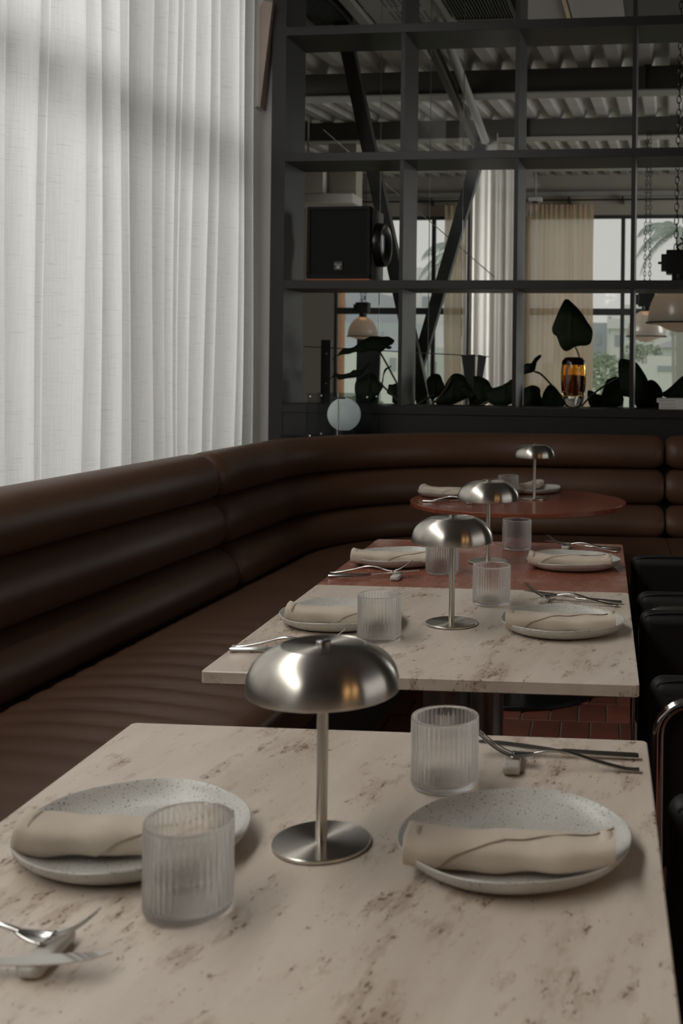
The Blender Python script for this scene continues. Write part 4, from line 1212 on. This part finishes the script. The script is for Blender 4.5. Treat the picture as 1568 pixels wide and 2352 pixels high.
for tt in (-2.9, -1.49, 0.62, 1.42, 2.9): part('bracket', MB().box(tt - 0.012, tt + 0.012, -0.02, 0.295, -0.03, 0.05), M['black_metal'], rod)
# pleated sheath around the far column
mb = MB(); rings = []
for r in range(20):
    z = lerp(0.05, 3.28, r / 19); R = []
    for i in range(240):
        a = 2 * PI * i / 240; rad = 0.192 + 0.010 * math.sin(15 * a + 0.5) + 0.006 * math.sin(23 * a + 1.2) + 0.004 * math.sin(7 * a)
        if z > 3.0: rad *= 1 - 0.25 * ((z - 3.0) / 0.28) ** 2
        R.append((rad * math.cos(a), rad * math.sin(a), z))
    rings.append(R)
sheath = Fthing('column_drape', 'pleated off-white drape wrapped round the column in the far room', 'drape', 0.56, 4.05, 0)
part('fabric', mb.sweep(rings, cap=False), M['sheer_grey'], sheath, smooth=True)
# wedge-shaped board by the curtain top
wd = Fthing('wedge_board', 'slanting pale board fixed to the wall between curtain and shelf top', 'board', -0.08, 0.0, 2.66)
def prism(P, y0, y1):
    k = len(P); return MB().add([(x, y0, z) for x, z in P] + [(x, y1, z) for x, z in P], [tuple(range(k)), tuple(range(2 * k - 1, k - 1, -1))] + [(i, (i + 1) % k, (i + 1) % k + k, i + k) for i in range(k)])
part('board', prism([(-0.022, 0.03), (-0.012, 0.02), (0.052, 0.585), (0.0, 0.60), (-0.022, 0.55)], -0.035, 0.058), M['tan_wood'], wd)
part('lit_side_strip', prism([(-0.045, 0.02), (-0.0225, 0.03), (-0.0225, 0.56), (0.0, 0.605), (-0.045, 0.61)], -0.03, 0.058), M['white_paint'], wd)  # added white strip stands in for the board's lit side face

# ---------------------------------------------------------------- plants on the planter behind the ledge
pl = Fthing('planter_trough', 'long black planter trough behind the shelf ledge', 'planter', 0, 0.36, 0)
part('trough', MB().box(0.05, 4.2, 0.0, 0.36, 0.0, 1.03), M['planter'], pl)
so = part('soil', MB().box(0.06, 4.19, 0.01, 0.35, 1.03, 1.04), M['planter'], pl)
LEAVES={
'vase_leaf':(0.12,[(1.56,1.662),(1.53,1.609),(1.497,1.518),(1.493,1.492),(1.501,1.469),(1.52,1.454),(1.54,1.405),(1.563,1.379),(1.589,1.381),(1.615,1.398),(1.646,1.407),(1.676,1.408),(1.702,1.425),(1.709,1.489),(1.682,1.534),(1.647,1.587),(1.605,1.632)]),
'a1':(0.46,[(0.529,1.438),(0.511,1.453),(0.491,1.462),(0.463,1.46),(0.435,1.462),(0.396,1.46),(0.364,1.444),(0.329,1.419),(0.301,1.397),(0.273,1.391),(0.245,1.391),(0.226,1.375),(0.214,1.356),(0.186,1.336),(0.174,1.317),(0.198,1.34),(0.238,1.352),(0.278,1.356),(0.317,1.368),(0.357,1.365),(0.405,1.379),(0.436,1.375),(0.458,1.368),(0.476,1.381),(0.491,1.401),(0.519,1.416)]),
'a1b':(0.44,[(0.493,1.394),(0.514,1.405),(0.534,1.397),(0.522,1.385),(0.505,1.388)]),
'a2':(0.48,[(0.127,1.188),(0.141,1.2),(0.169,1.221),(0.177,1.235),(0.193,1.245),(0.209,1.239),(0.233,1.238),(0.273,1.248),(0.293,1.264),(0.329,1.264),(0.352,1.28),(0.372,1.301),(0.386,1.292),(0.368,1.284),(0.345,1.241),(0.313,1.221),(0.257,1.213),(0.213,1.206),(0.193,1.224),(0.169,1.214)]),
'a3':(0.42,[(0.331,1.202),(0.37,1.226),(0.405,1.247),(0.433,1.238),(0.453,1.212),(0.465,1.189),(0.489,1.177),(0.466,1.124),(0.439,1.081),(0.372,1.072),(0.331,1.126),(0.325,1.172)]),
'a4':(0.40,[(0.471,1.128),(0.49,1.197),(0.493,1.227),(0.501,1.27),(0.524,1.285),(0.539,1.292),(0.532,1.281),(0.512,1.264),(0.499,1.224),(0.498,1.189)]),
'a5':(0.44,[(0.515,1.181),(0.538,1.182),(0.562,1.19),(0.601,1.175),(0.61,1.129),(0.587,1.075),(0.547,1.078),(0.543,1.113),(0.515,1.128),(0.507,1.143),(0.515,1.155)]),
'b1':(0.50,[(0.726,1.206),(0.746,1.237),(0.777,1.248),(0.804,1.237),(0.82,1.202),(0.831,1.171),(0.805,1.124),(0.769,1.098),(0.747,1.118),(0.731,1.175)]),
'b2':(0.44,[(0.843,1.172),(0.863,1.218),(0.894,1.249),(0.94,1.244),(0.961,1.219),(0.977,1.158),(0.973,1.113),(0.942,1.092),(0.891,1.071),(0.813,1.07),(0.797,1.095),(0.817,1.126)]),
'b3':(0.47,[(1.002,1.229),(1.028,1.236),(1.064,1.225),(1.09,1.21),(1.106,1.18),(1.121,1.16),(1.117,1.109),(1.076,1.073),(0.999,1.077),(1.009,1.102),(0.993,1.112),(1.008,1.179)]),
'b4':(0.41,[(1.1,1.155),(1.161,1.179),(1.202,1.197),(1.237,1.222),(1.278,1.198),(1.273,1.143),(1.238,1.082),(1.162,1.071),(1.111,1.09)]),
'b5':(0.43,[(0.933,1.168),(0.974,1.179),(1.005,1.154),(1.023,1.124),(1.0,1.108),(0.969,1.118),(0.948,1.143)]),
'b6':(0.45,[(0.606,1.164),(0.648,1.151),(0.669,1.139),(0.662,1.127),(0.638,1.126),(0.601,1.133)]),
'c1':(0.45,[(1.247,1.222),(1.279,1.263),(1.307,1.309),(1.342,1.314),(1.357,1.34),(1.382,1.36),(1.395,1.361),(1.393,1.345),(1.37,1.315),(1.363,1.269),(1.323,1.254),(1.279,1.24)]),
'c2':(0.47,[(1.259,1.121),(1.276,1.154),(1.307,1.174),(1.347,1.188),(1.388,1.171),(1.396,1.123),(1.421,1.091),(1.381,1.059),(1.284,1.057)]),
'c3':(0.41,[(1.411,1.125),(1.435,1.181),(1.466,1.193),(1.507,1.15),(1.543,1.095),(1.516,1.063),(1.42,1.061)]),
'd1':(0.45,[(1.662,1.151),(1.686,1.163),(1.734,1.136),(1.75,1.16),(1.765,1.216),(1.788,1.232),(1.836,1.241),(1.852,1.178),(1.865,1.091),(1.79,1.062),(1.687,1.064)]),
'd2':(0.42,[(1.836,1.328),(1.86,1.344),(1.899,1.336),(1.938,1.321),(1.978,1.266),(2.002,1.219),(2.01,1.149),(1.988,1.062),(1.949,1.065),(1.909,1.124),(1.858,1.139),(1.846,1.194),(1.837,1.257)]),
'd3':(0.48,[(1.985,1.195),(2.016,1.227),(2.056,1.204),(2.084,1.148),(2.058,1.061),(1.971,1.06)]),
'e1':(0.46,[(2.065,1.149),(2.096,1.165),(2.135,1.197),(2.195,1.253),(2.266,1.277),(2.344,1.254),(2.36,1.168),(2.299,1.12),(2.196,1.116),(2.104,1.129)]),
}
STEMS={
'vs':(0.12,[(1.619,1.398),(1.631,1.376),(1.64,1.349),(1.639,1.3)]),
'a1':(0.43,[(0.467,1.368),(0.496,1.319),(0.532,1.255),(0.568,1.19),(0.593,1.129)]),
'a2':(0.43,[(0.458,1.204),(0.498,1.162),(0.546,1.121),(0.581,1.083)]),
'b2':(0.42,[(0.776,1.07),(0.817,1.111),(0.852,1.157),(0.872,1.193),(0.885,1.228)]),
'b3':(0.43,[(1.057,1.071),(1.108,1.095),(1.169,1.101),(1.22,1.101)]),
'b4':(0.43,[(0.69,1.071),(0.737,1.099),(0.783,1.125)]),
'c1':(0.43,[(1.363,1.266),(1.4,1.252),(1.456,1.197),(1.513,1.134),(1.561,1.063)]),
'd1':(0.40,[(1.627,1.065),(1.69,1.137),(1.776,1.201),(1.838,1.237)]),
}

def leaf_obj(key, parent, base, curl=0.10, name='leaf'):
    n, P = LEAVES[key]
    L = smoothline([Vector((t, 0, z)) for t, z in P], 3, closed=True)
    cx_ = sum(p.x for p in L) / len(L); cz_ = sum(p.z for p in L) / len(L)
    bm = bmesh.new(); vs = [bm.verts.new(p) for p in L]
    f_ = bm.faces.new(vs); bmesh.ops.triangulate(bm, faces=[f_])
    bmesh.ops.subdivide_edges(bm, edges=[e for e in bm.edges if not e.is_boundary], cuts=2, use_grid_fill=True)
    bmesh.ops.triangulate(bm, faces=[f for f in bm.faces if len(f.verts) > 4])
    w = max(p.x for p in L) - min(p.x for p in L)
    for v in bm.verts:
        dx, dz = v.co.x - cx_, v.co.z - cz_
        v.co.y = curl * (dx * dx * 2.2 + dz * dz * 1.2) * 4 + 0.30 * dz + 0.12 * dx - 0.006 * math.exp(-(dx / 0.008) ** 2)
    for v in bm.verts: v.co = Vector((v.co.x - base[0], v.co.y + n - base[1], v.co.z - base[2]))
    me = bpy.data.meshes.new(name); bm.to_mesh(me); bm.free(); me.shade_smooth()
    o = link(name, me, M['leaf'], parent); s = o.modifiers.new('blade', 'SOLIDIFY'); s.thickness = 0.0016
    return o
def stem_obj(key, parent, base, r, material):
    n, P = STEMS[key]
    pts = smoothline([Vector((t - base[0], n - base[1], z - base[2])) for t, z in P], 5)
    return part('stem', MB().tube(pts, r, 8), material, parent, smooth=True)
PLANTS = [('philodendron', 'dark philodendron with two drooping leaves above the globe lamp', ['a1', 'a1b', 'a2', 'a3', 'a4', 'a5', 'b6'], ['a1', 'a2'], (0.50, 0.45, 1.04)),
          ('philodendron', 'low dark philodendron in front of the grey folded planter', ['b1', 'b2', 'b3', 'b4', 'b5'], ['b2', 'b3', 'b4'], (0.95, 0.45, 1.04)),
          ('philodendron', 'dark philodendron with one raised leaf arching toward the vase', ['c1', 'c2', 'c3'], ['c1'], (1.45, 0.45, 1.04)),
          ('philodendron', 'dark philodendron with a big leaf beside the vase', ['d1', 'd2', 'd3'], ['d1'], (1.80, 0.45, 1.04)),
          ('philodendron', 'dark broad-leaved philodendron spreading above the two books', ['e1'], [], (2.35, 0.45, 1.04))]
for name, lab, lv, st, base in PLANTS:
    p = Fthing(name, lab, 'plant', *base, group='philodendrons behind the ledge')
    for k in lv: leaf_obj(k, p, base)
    for k in st: stem_obj(k, p, base, 0.0055 if k != 'b2' else 0.006, M['leaf_stem_brown'] if k in ('b2', 'b3') else M['leaf_stem'])
    part('root_clump', MB().lathe([(0.0, 0.0), (0.06, 0.0), (0.05, 0.02), (0.0, 0.03)], 16), M['leaf_stem'], p, smooth=True)
base = (1.611, 0.12, 1.1450)
p = Fthing('leaf_sprig', 'single upright heart-shaped leaf standing in the amber vase', 'leaf', *base)
leaf_obj('vase_leaf', p, base); stem_obj('vs', p, base, 0.0045, M['leaf_stem_brown'])
# dark slabs and folded grey card behind the plants
s1 = Fthing('upright_slab', 'charcoal upright slab behind the drooping leaves', 'slab', 0.302, 0.745, 0)
part('slab', MB().add([(x - 0.302, y, z) for x, y, z in [(0.222, 0, 0.0), (0.345, 0, 0.0), (0.345, 0.025, 0.0), (0.222, 0.025, 0.0), (0.240, 0, 1.452), (0.385, 0, 1.447), (0.385, 0.025, 1.447), (0.240, 0.025, 1.452)]], [(0, 3, 2, 1), (4, 5, 6, 7), (0, 1, 5, 4), (1, 2, 6, 5), (2, 3, 7, 6), (3, 0, 4, 7)]), M['slab_dark'], s1)
s2 = Fthing('upright_slab', 'narrow black upright slab next to the shelf end panel', 'slab', 0.045, 0.745, 0)
part('slab', MB().box(-0.030, 0.030, 0, 0.025, 0.0, 1.445), M['black_metal'], s2)
for z in (1.18, 1.36): part('fixing', MB().tube([(0.006, -0.004, z), (0.006, 0.002, z)], 0.005, 10), M['chrome'], s2)
s3 = Fthing('folded_card', 'grey tapered folded card standing behind the low leaves', 'card', 0.995, 0.56, 1.0405)
part('wing', MB().add([(-0.020, 0, 0.0), (0.0, 0.02, 0.0), (-0.004, 0.055, 0.322), (-0.075, -0.005, 0.317)], [(0, 1, 2, 3)]), M['grey_pot'], s3).modifiers.new('card', 'SOLIDIFY').thickness = 0.003
part('wing', MB().add([(0.002, 0.02, 0.0), (0.018, 0, 0.0), (0.070, -0.005, 0.312), (0.012, 0.055, 0.322)], [(0, 1, 2, 3)]), M['grey_pot'], s3).modifiers.new('card', 'SOLIDIFY').thickness = 0.003
part('weight', MB().box(-0.02, 0.02, -0.005, 0.025, 0.0, 0.010), M['grey_pot'], s3)

# ---------------------------------------------------------------- pendant lamps
def pendant(t, n, z, label, power=0.16, chain_top=None):
    r = Fthing('pendant_lamp', label, 'lamp', t, n, z, 'acrylic dome pendant lamps')
    out = [(0.206, -0.004), (0.205, 0.004), (0.196, 0.010), (0.190, 0.06), (0.178, 0.115), (0.155, 0.168), (0.120, 0.212), (0.080, 0.240), (0.058, 0.252)]
    inn = [(0.055, 0.247), (0.078, 0.235), (0.117, 0.207), (0.151, 0.164), (0.174, 0.113), (0.186, 0.06), (0.192, 0.008)]
    part('lamp_shade', MB().lathe(out, 64), M['pendant_shade'], r, smooth=True, angle=60)
    part('rim', MB().lathe([(0.206, -0.005), (0.209, -0.001), (0.206, 0.004), (0.200, 0.004), (0.200, -0.005), (0.206, -0.005)], 64), M['plinth_steel'], r, smooth=True, angle=60)
    part('diffuser', MB().lathe([(0.19, 0.0), (0.12, -0.018), (0.06, -0.046), (0.02, -0.056), (0.0, -0.058)], 48), M['pendant_shade'], r, smooth=True)
    part('neck', MB().lathe([(0.058, 0.250), (0.050, 0.262), (0.050, 0.300), (0.0, 0.300)], 32), M['black_metal'], r, smooth=True, angle=40)
    gb = part('gear_box', MB().box(-0.085, 0.085, -0.07, 0.07, 0.300, 0.445), M['black_metal'], r, bevel=0.008)
    part('cooling_fin', MB().box(-0.115, -0.085, -0.05, 0.05, 0.32, 0.42), M['black_metal'], gb)
    part('knob', MB().tube([(-0.115, 0, 0.37), (-0.135, 0, 0.37)], 0.008, 8), M['black_metal'], gb)
    part('bulb', MB().lathe([(0.0, 0.248), (0.04, 0.246), (0.048, 0.236), (0.040, 0.222), (0.0, 0.214)], 24), M['warm_bulb'], r, smooth=True)
    part('hook', MB().tube(smoothline([(0.0, 0, 0.445), (-0.02, 0, 0.47), (0.02, 0, 0.50), (0.0, 0, 0.525)], 6), 0.006, 8), M['black_metal'], r, smooth=True)
    L = chain_top - z; mb = MB()
    link_h, wire = 0.046, 0.0038
    for sx in (-0.03, 0.03):
        zz = 0.44; k = 0
        while zz < L:
            pts = []
            for i in range(11):
                a = 2 * PI * i / 10; u, v = 0.0125 * math.cos(a), (link_h / 2 + 0.003) * math.sin(a)
                x_ = sx * (1 - 0.5 * zz / L) + 0.02 * zz * 0.15
                pts.append((x_ + u, 0, zz + link_h / 2 + v) if k % 2 == 0 else (x_ + 0.002, u, zz + link_h / 2 + v))
            mb.tube(pts, wire, 5, False); zz += link_h - 2 * wire * 0.6; k += 1
    part('chain', mb, M['black_metal'], r, smooth=True)
    d = bpy.data.lights.new('pendant_bulb', 'POINT'); d.energy = power; d.color = (1.0, 0.62, 0.32); d.shadow_soft_size = 0.03
    lo = bpy.data.objects.new('pendant_bulb', d); COL.objects.link(lo); lo.parent = r; lo.location = (0, 0, 0.17)
    return r
pendant(2.178, 1.10, 1.574, 'large acrylic dome pendant cut by the picture edge', chain_top=3.66)
pendant(1.893, 5.40, 1.625, 'middle acrylic dome pendant partly behind the large pendant', chain_top=3.64)
pendant(-1.836, 8.30, 1.690, 'small far acrylic dome pendant above the drooping leaf', chain_top=3.82)

# ---------------------------------------------------------------- ceiling fittings
cp = bstruct('ceiling_panel', 'perforated pale gypsum ceiling panels above the shelf')
for (t0, t1) in ((0.115, 0.325), (0.335, 0.62), (1.13, 1.42), (1.455, 1.80)):
    part('panel', MB().box(t0, t1, 0.35, 2.0, 3.625, 3.64), M['perforated'] if t1 < 1 else M['white_paint'], cp)
part('channel', MB().box(1.425, 1.450, 0.35, 2.0, 3.60, 3.64), M['chrome'], cp)
part('batten', MB().box(0.625, 0.665, 0.35, 2.0, 3.60, 3.64), M['pale_steel'], cp)
part('batten', MB().box(0.03, 0.10, 0.35, 2.0, 3.59, 3.64), M['pale_steel'], cp)
def vent(t0, t1, n0, n1, z, label, slat_axis, cnt):
    v = Fthing('ceiling_vent', label, 'vent', (t0 + t1) / 2, (n0 + n1) / 2, z, 'black slatted ceiling vents')
    w, d = (t1 - t0) / 2, (n1 - n0) / 2
    part('backing', MB().box(-w, w, -d, d, 0.05, 0.058), M['black_metal'], v)
    part('frame', MB().box(-w, w, -d, -d + .015, 0, .05).box(-w, w, d - .015, d, 0, .05).box(-w, -w + .015, -d + .015, d - .015, 0, .05).box(w - .015, w, -d + .015, d - .015, 0, .05), M['window_frame'], v)
    for i in range(cnt):
        x = lerp(-w + .03, w - .03, i / (cnt - 1))
        part('slat', MB().box(x - .004, x + .004, -d + .015, d - .015, 0.004, 0.045), M['window_frame'], v)
vent(0.68, 1.09, 0.8, 1.48, 3.60, 'black slatted vent in the pale ceiling above the third shelf bay', 'n', 18)
vent(-0.30, -0.03, 0.8, 1.50, 3.60, 'black slatted vent in the ceiling above the loudspeaker bay', 'n', 12)
dc = Fthing('air_duct', 'stepped cream ventilation box under the roof of the far room', 'duct', -1.55, 5.0, 2.93)
part('lower_box', MB().box(-0.6, 0.52, 0.0, 0.35, 0.0, 0.10), M['plaster'], dc, bevel=0.01)
part('middle_box', MB().box(-0.6, 0.215, -0.02, 0.35, 0.10, 0.38), M['plaster'], dc)
part('upper_box', MB().box(0.225, 0.515, 0.12, 0.35, 0.10, 0.62), M['beige_wall'], dc)
part('hanger', MB().tube([(0.0, 0.15, 0.38), (0.0, 0.15, 0.95)], 0.01, 8), M['pale_steel'], dc)
part('vent_slot', MB().box(-0.35, 0.0, -0.025, -0.019, 0.02, 0.05), M['black_metal'], dc)
sc_ = Fthing('security_camera', 'small white camera hanging from a pole by the cream curtain', 'camera', 0.18, 10.2, 3.72)
part('pole', MB().tube([(0, 0, 0.06), (0, 0, 0.44)], 0.018, 10), M['pale_steel'], sc_, smooth=True)
part('housing', MB().box(-0.10, 0.10, -0.08, 0.08, 0.0, 0.06), M['white_paint'], sc_, bevel=0.012)
part('lens', MB().lathe([(0.0, -0.03), (0.03, -0.028), (0.045, -0.01), (0.045, 0.0), (0.0, 0.0)], 20), M['black_metal'], sc_, smooth=True)
wedge = wallpiece('trim_3', [(-0.12, 0.10, 10.80, 11.0, 3.60, 3.66)], M['pale_steel'], 'pale lintel end beside the far curtain')
# wires
wr = Fthing('stay_wire', 'thin steel stay wires strung behind the crossing braces', 'wire', 0, 2.2, 0)
part('strand', MB().tube([(-0.45, 0, 3.05), (0.85, 0, 1.95)], 0.004, 6), M['pale_steel'], wr)

# ---------------------------------------------------------------- outside
def outside_box(name, boxes, material, label, cat, windows=(), roof=None, t=0, n=0):
    o = Fthing(name, label, cat, t, n, -0.35)
    mb = MB()
    for (a, b, c, d, e, f_) in boxes: mb.box(a - t, b - t, c - n, d - n, e, f_ + 0.35)
    part('wall', mb, material, o)
    for (a, b, nn, e, f_) in windows:
        w_ = part('window', MB().box(a - t, b - t, nn - n - 0.06, nn - n, e + 0.35, f_ + 0.35), M['hazed_house_window'], o)
    if roof:
        (a, b, c, d, z, h) = roof
        mb = MB().add([(a - t - .4, c - n - .3, z + .35), (b - t + .4, c - n - .3, z + .35), (b - t + .4, d - n + .3, z + .35), (a - t - .4, d - n + .3, z + .35), ((a + b) / 2 - t - (b - a) * .25, (c + d) / 2 - n, z + h + .35), ((a + b) / 2 - t + (b - a) * .25, (c + d) / 2 - n, z + h + .35)],
                      [(3, 2, 1, 0), (0, 1, 5, 4), (1, 2, 5), (2, 3, 4, 5), (3, 0, 4)])
        part('roof', mb, M['house_roof'] if material != M['house_blue'] else M['house_blue'], o)
    return o
lawn = link('lawn', MB().box(-60, 60, 11.6, 120, -0.5, -0.35).mesh('lawn'), M['lawn']); lawn.location = F(0, 0); lawn.rotation_euler = (0, 0, -TH); lawn['kind'] = 'structure'
outside_box('house', [(-3.6, -0.86, 50, 55, 0, 3.70)], M['hazed_house_grey'], 'grey flat house beyond the far cream curtain edge', 'house', [(-1.45, -1.25, 50, 2.6, 3.2), (-2.2, -1.9, 50, 2.6, 3.2)], t=-2, n=50)
outside_box('house', [(-0.82, -0.17, 48, 54, 0, 4.23), (-0.57, 1.1, 46, 54, 0, 3.60), (-0.7, 1.2, 45.7, 54.3, 3.60, 3.70)], M['house_white'], 'white modern house with stepped upper storeys', 'house', [(-0.35, 0.02, 46, 2.45, 2.95), (0.28, 0.42, 46, 2.75, 3.4), (0.55, 0.70, 46, 2.75, 3.4), (-0.72, -0.62, 48, 3.1, 3.9)], t=0, n=48)
outside_box('house', [(-0.7, 0.5, 60, 66, 0, 5.2), (0.5, 3.6, 60, 66, 0, 4.6)], M['house_white'], 'pale house rising behind the white modern house', 'house', [(1.0, 1.5, 60, 3.4, 4.1), (2.2, 2.7, 60, 3.4, 4.1)], t=1, n=60)
outside_box('house', [(1.75, 6.9, 44, 50, 0, 2.35)], M['house_white'], 'low house with dark grey hipped roof beyond the lawn', 'house', [(2.0, 2.5, 44, 1.4, 2.0)], (1.75, 6.9, 44, 50, 2.35, 0.7), t=2, n=44)
gw = outside_box('garden_wall', [(-3.0, 1.25, 40, 40.3, 0, 1.60), (1.25, 7.0, 40, 40.3, 0, 1.93)], M['house_white'], 'long white garden wall along the far side of the lawn', 'garden wall', [(1.70, 2.9, 40, 1.30, 1.52)], t=1, n=40)
outside_box('house', [(-13.2, -10.5, 40.5, 46, 0, 4.6)], M['hazed_house_grey'], 'grey block behind the small pendant', 'house', [(-12.0, -11.6, 40.5, 3.4, 4.1)], t=-12, n=42)
outside_box('house', [(-12.3, -8.6, 47, 55, 0, 6.2)], M['house_white'], 'tall pale block above the blue roofed house', 'house', [(-9.7, -8.9, 47, 4.3, 4.8)], t=-10, n=47)
outside_box('house', [(-11.6, -7.95, 36, 39, 0, 1.95)], M['house_white'], 'white house with blue-grey roof behind the drooping leaves', 'house', [(-8.5, -8.25, 36, 1.2, 1.7), (-9.4, -8.9, 36, 0.6, 1.7)], None, t=-9.6, n=36)
rf = outside_box('roof_house', [(-11.9, -7.7, 36.5, 39.5, 1.95, 3.07)], M['house_blue'], 'blue-grey upper storey set behind the white house front', 'house', [(-9.3, -8.9, 36.5, 2.3, 2.7)], t=-9.6, n=37)
outside_box('house', [(-7.95, -6.0, 40, 44, 0, 2.2), (-8.5, -5.6, 42, 46, 2.2, 3.2)], M['house_white'], 'white house seen between the brace and the cream curtain', 'house', [(-7.75, -7.5, 40, 0.9, 1.6)], t=-7.3, n=40)
outside_box('brick_pier', [(-3.66, -3.50, 12.9, 13.1, 0, 4.5)], M['brick'], 'slim orange brick pier just outside the far window', 'pier', t=-3.58, n=13)
def leaf_cloud(name, label, t, n, z, rt, rz, count, seed, material):
    r_ = random.Random(seed); o = Fthing(name, label, 'shrub', t, n, -0.35); mb = MB()
    for _ in range(count):
        a, b_, q = r_.uniform(0, 2 * PI), r_.uniform(-0.6, 1.0), r_.uniform(0.55, 1.0)
        c = Vector((rt * q * math.cos(a) * math.sqrt(1 - b_ * b_ * .8), rt * q * math.sin(a) * .8, z + 0.35 + rz * q * b_))
        u = Vector((r_.uniform(-1, 1), r_.uniform(-1, 1), r_.uniform(-.4, .4))).normalized(); v = u.cross(Vector((r_.uniform(-1, 1), r_.uniform(-1, 1), r_.uniform(-1, 1)))).normalized()
        s = r_.uniform(0.05, 0.11)
        mb.add([c - u * s, c - v * s * .5, c + u * s, c + v * s * .5], [(0, 1, 2, 3)])
    f_ = part('foliage', mb, material, o); f_['kind'] = 'stuff'
    part('trunk', MB().tube([(0, 0, 0), (0.03, 0, z * 0.6), (0, 0, z + 0.3)], 0.04, 6), M['trunk'], o)
    return o
leaf_cloud('shrub', 'loose green shrub on the lawn behind the vase', 0.10, 28, 1.05, 0.75, 0.85, 900, 3, M['bush'])
leaf_cloud('shrub', 'rounded hedge shrub in front of the hipped roof house', 1.05, 41.5, 2.0, 0.9, 0.55, 700, 4, M['bush'])
leaf_cloud('shrub', 'low grassy shrub under the far window near the globe lamp', -5.6, 22, 0.1, 0.6, 0.5, 500, 9, M['bush'])
def palm(name, label, t, n, crown, fronds, trunk_r=0.12):
    o = Fthing(name, label, 'palm tree', t, n, -0.35)
    H = crown + 0.35
    part('trunk', MB().tube([(0.1, 0, 0), (0.05, 0, H * .4), (0.0, 0, H)], [trunk_r * 1.3, trunk_r, trunk_r * .8], 10), M['trunk'], o, smooth=True)
    r_ = random.Random(int(n))
    for (az, el, L) in fronds:
        mb = MB(); d = Vector((math.cos(az), math.sin(az), 0)); side = Vector((-d.y, d.x, 0)); N = 26; pts = []
        for i in range(N + 1):
            u = i / N; pts.append(d * (L * (u * math.cos(el) + 0.12 * u)) * (1 - 0.18 * u * u) + Vector((0, 0, H + L * (math.sin(el) * u - 0.62 * u ** 2.1))))
        mb.tube(pts, [lerp(0.028, 0.006, i / N) for i in range(N + 1)], 5)
        for i in range(2, N + 1):
            tg = (pts[i] - pts[i - 1]).normalized(); u = i / N; ll = L * 0.30 * math.sin(PI * min(1, 0.15 + 0.80 * u)) ** .7
            for sgn in (-1, 1):
                tip = pts[i] + (side * sgn * 0.45 + tg * 0.55 + Vector((0, 0, -0.75 + r_.uniform(-.1, .1)))).normalized() * ll
                wv = tg * 0.028
                mb.add([pts[i] - wv, pts[i] + wv, tip], [(0, 1, 2)])
        part('frond', mb, M['palm'], o)
    return o
palm('palm_tree', 'palm tree with drooping fronds behind the hanging chains', 2.35, 20, 4.55, [(PI, .55, 1.2), (PI * .9, .1, 1.15), (PI * 1.12, -.35, 1.1), (PI * .75, .8, 1.0), (0.2, .5, 1.2), (-.4, .1, 1.1), (PI * 1.5, .3, 1.1), (PI * .5, .3, 1.1), (PI * 1.25, .2, 1.2)])
palm('palm_tree', 'palm tree with long fronds seen between the shelf upright and the brace', -2.9, 22, 4.35, [(PI, .5, 1.5), (PI * .92, -.1, 1.5), (PI * 1.1, .05, 1.4), (PI * .8, -.4, 1.4), (0.1, .4, 1.3), (-.5, 0, 1.3), (PI * 1.4, .3, 1.3), (PI * 1.2, -.55, 1.5), (PI * .6, .3, 1.3)])
palm('palm_tree', 'slender young palm on the lawn near the picture edge', 2.25, 30, 2.9, [(PI, .4, .7), (0, .4, .7), (PI * .5, .4, .7), (PI * 1.5, .4, .7), (PI * 1.2, -.1, .7), (PI * .7, -.1, .7), (-.6, -.1, .7)], 0.06)
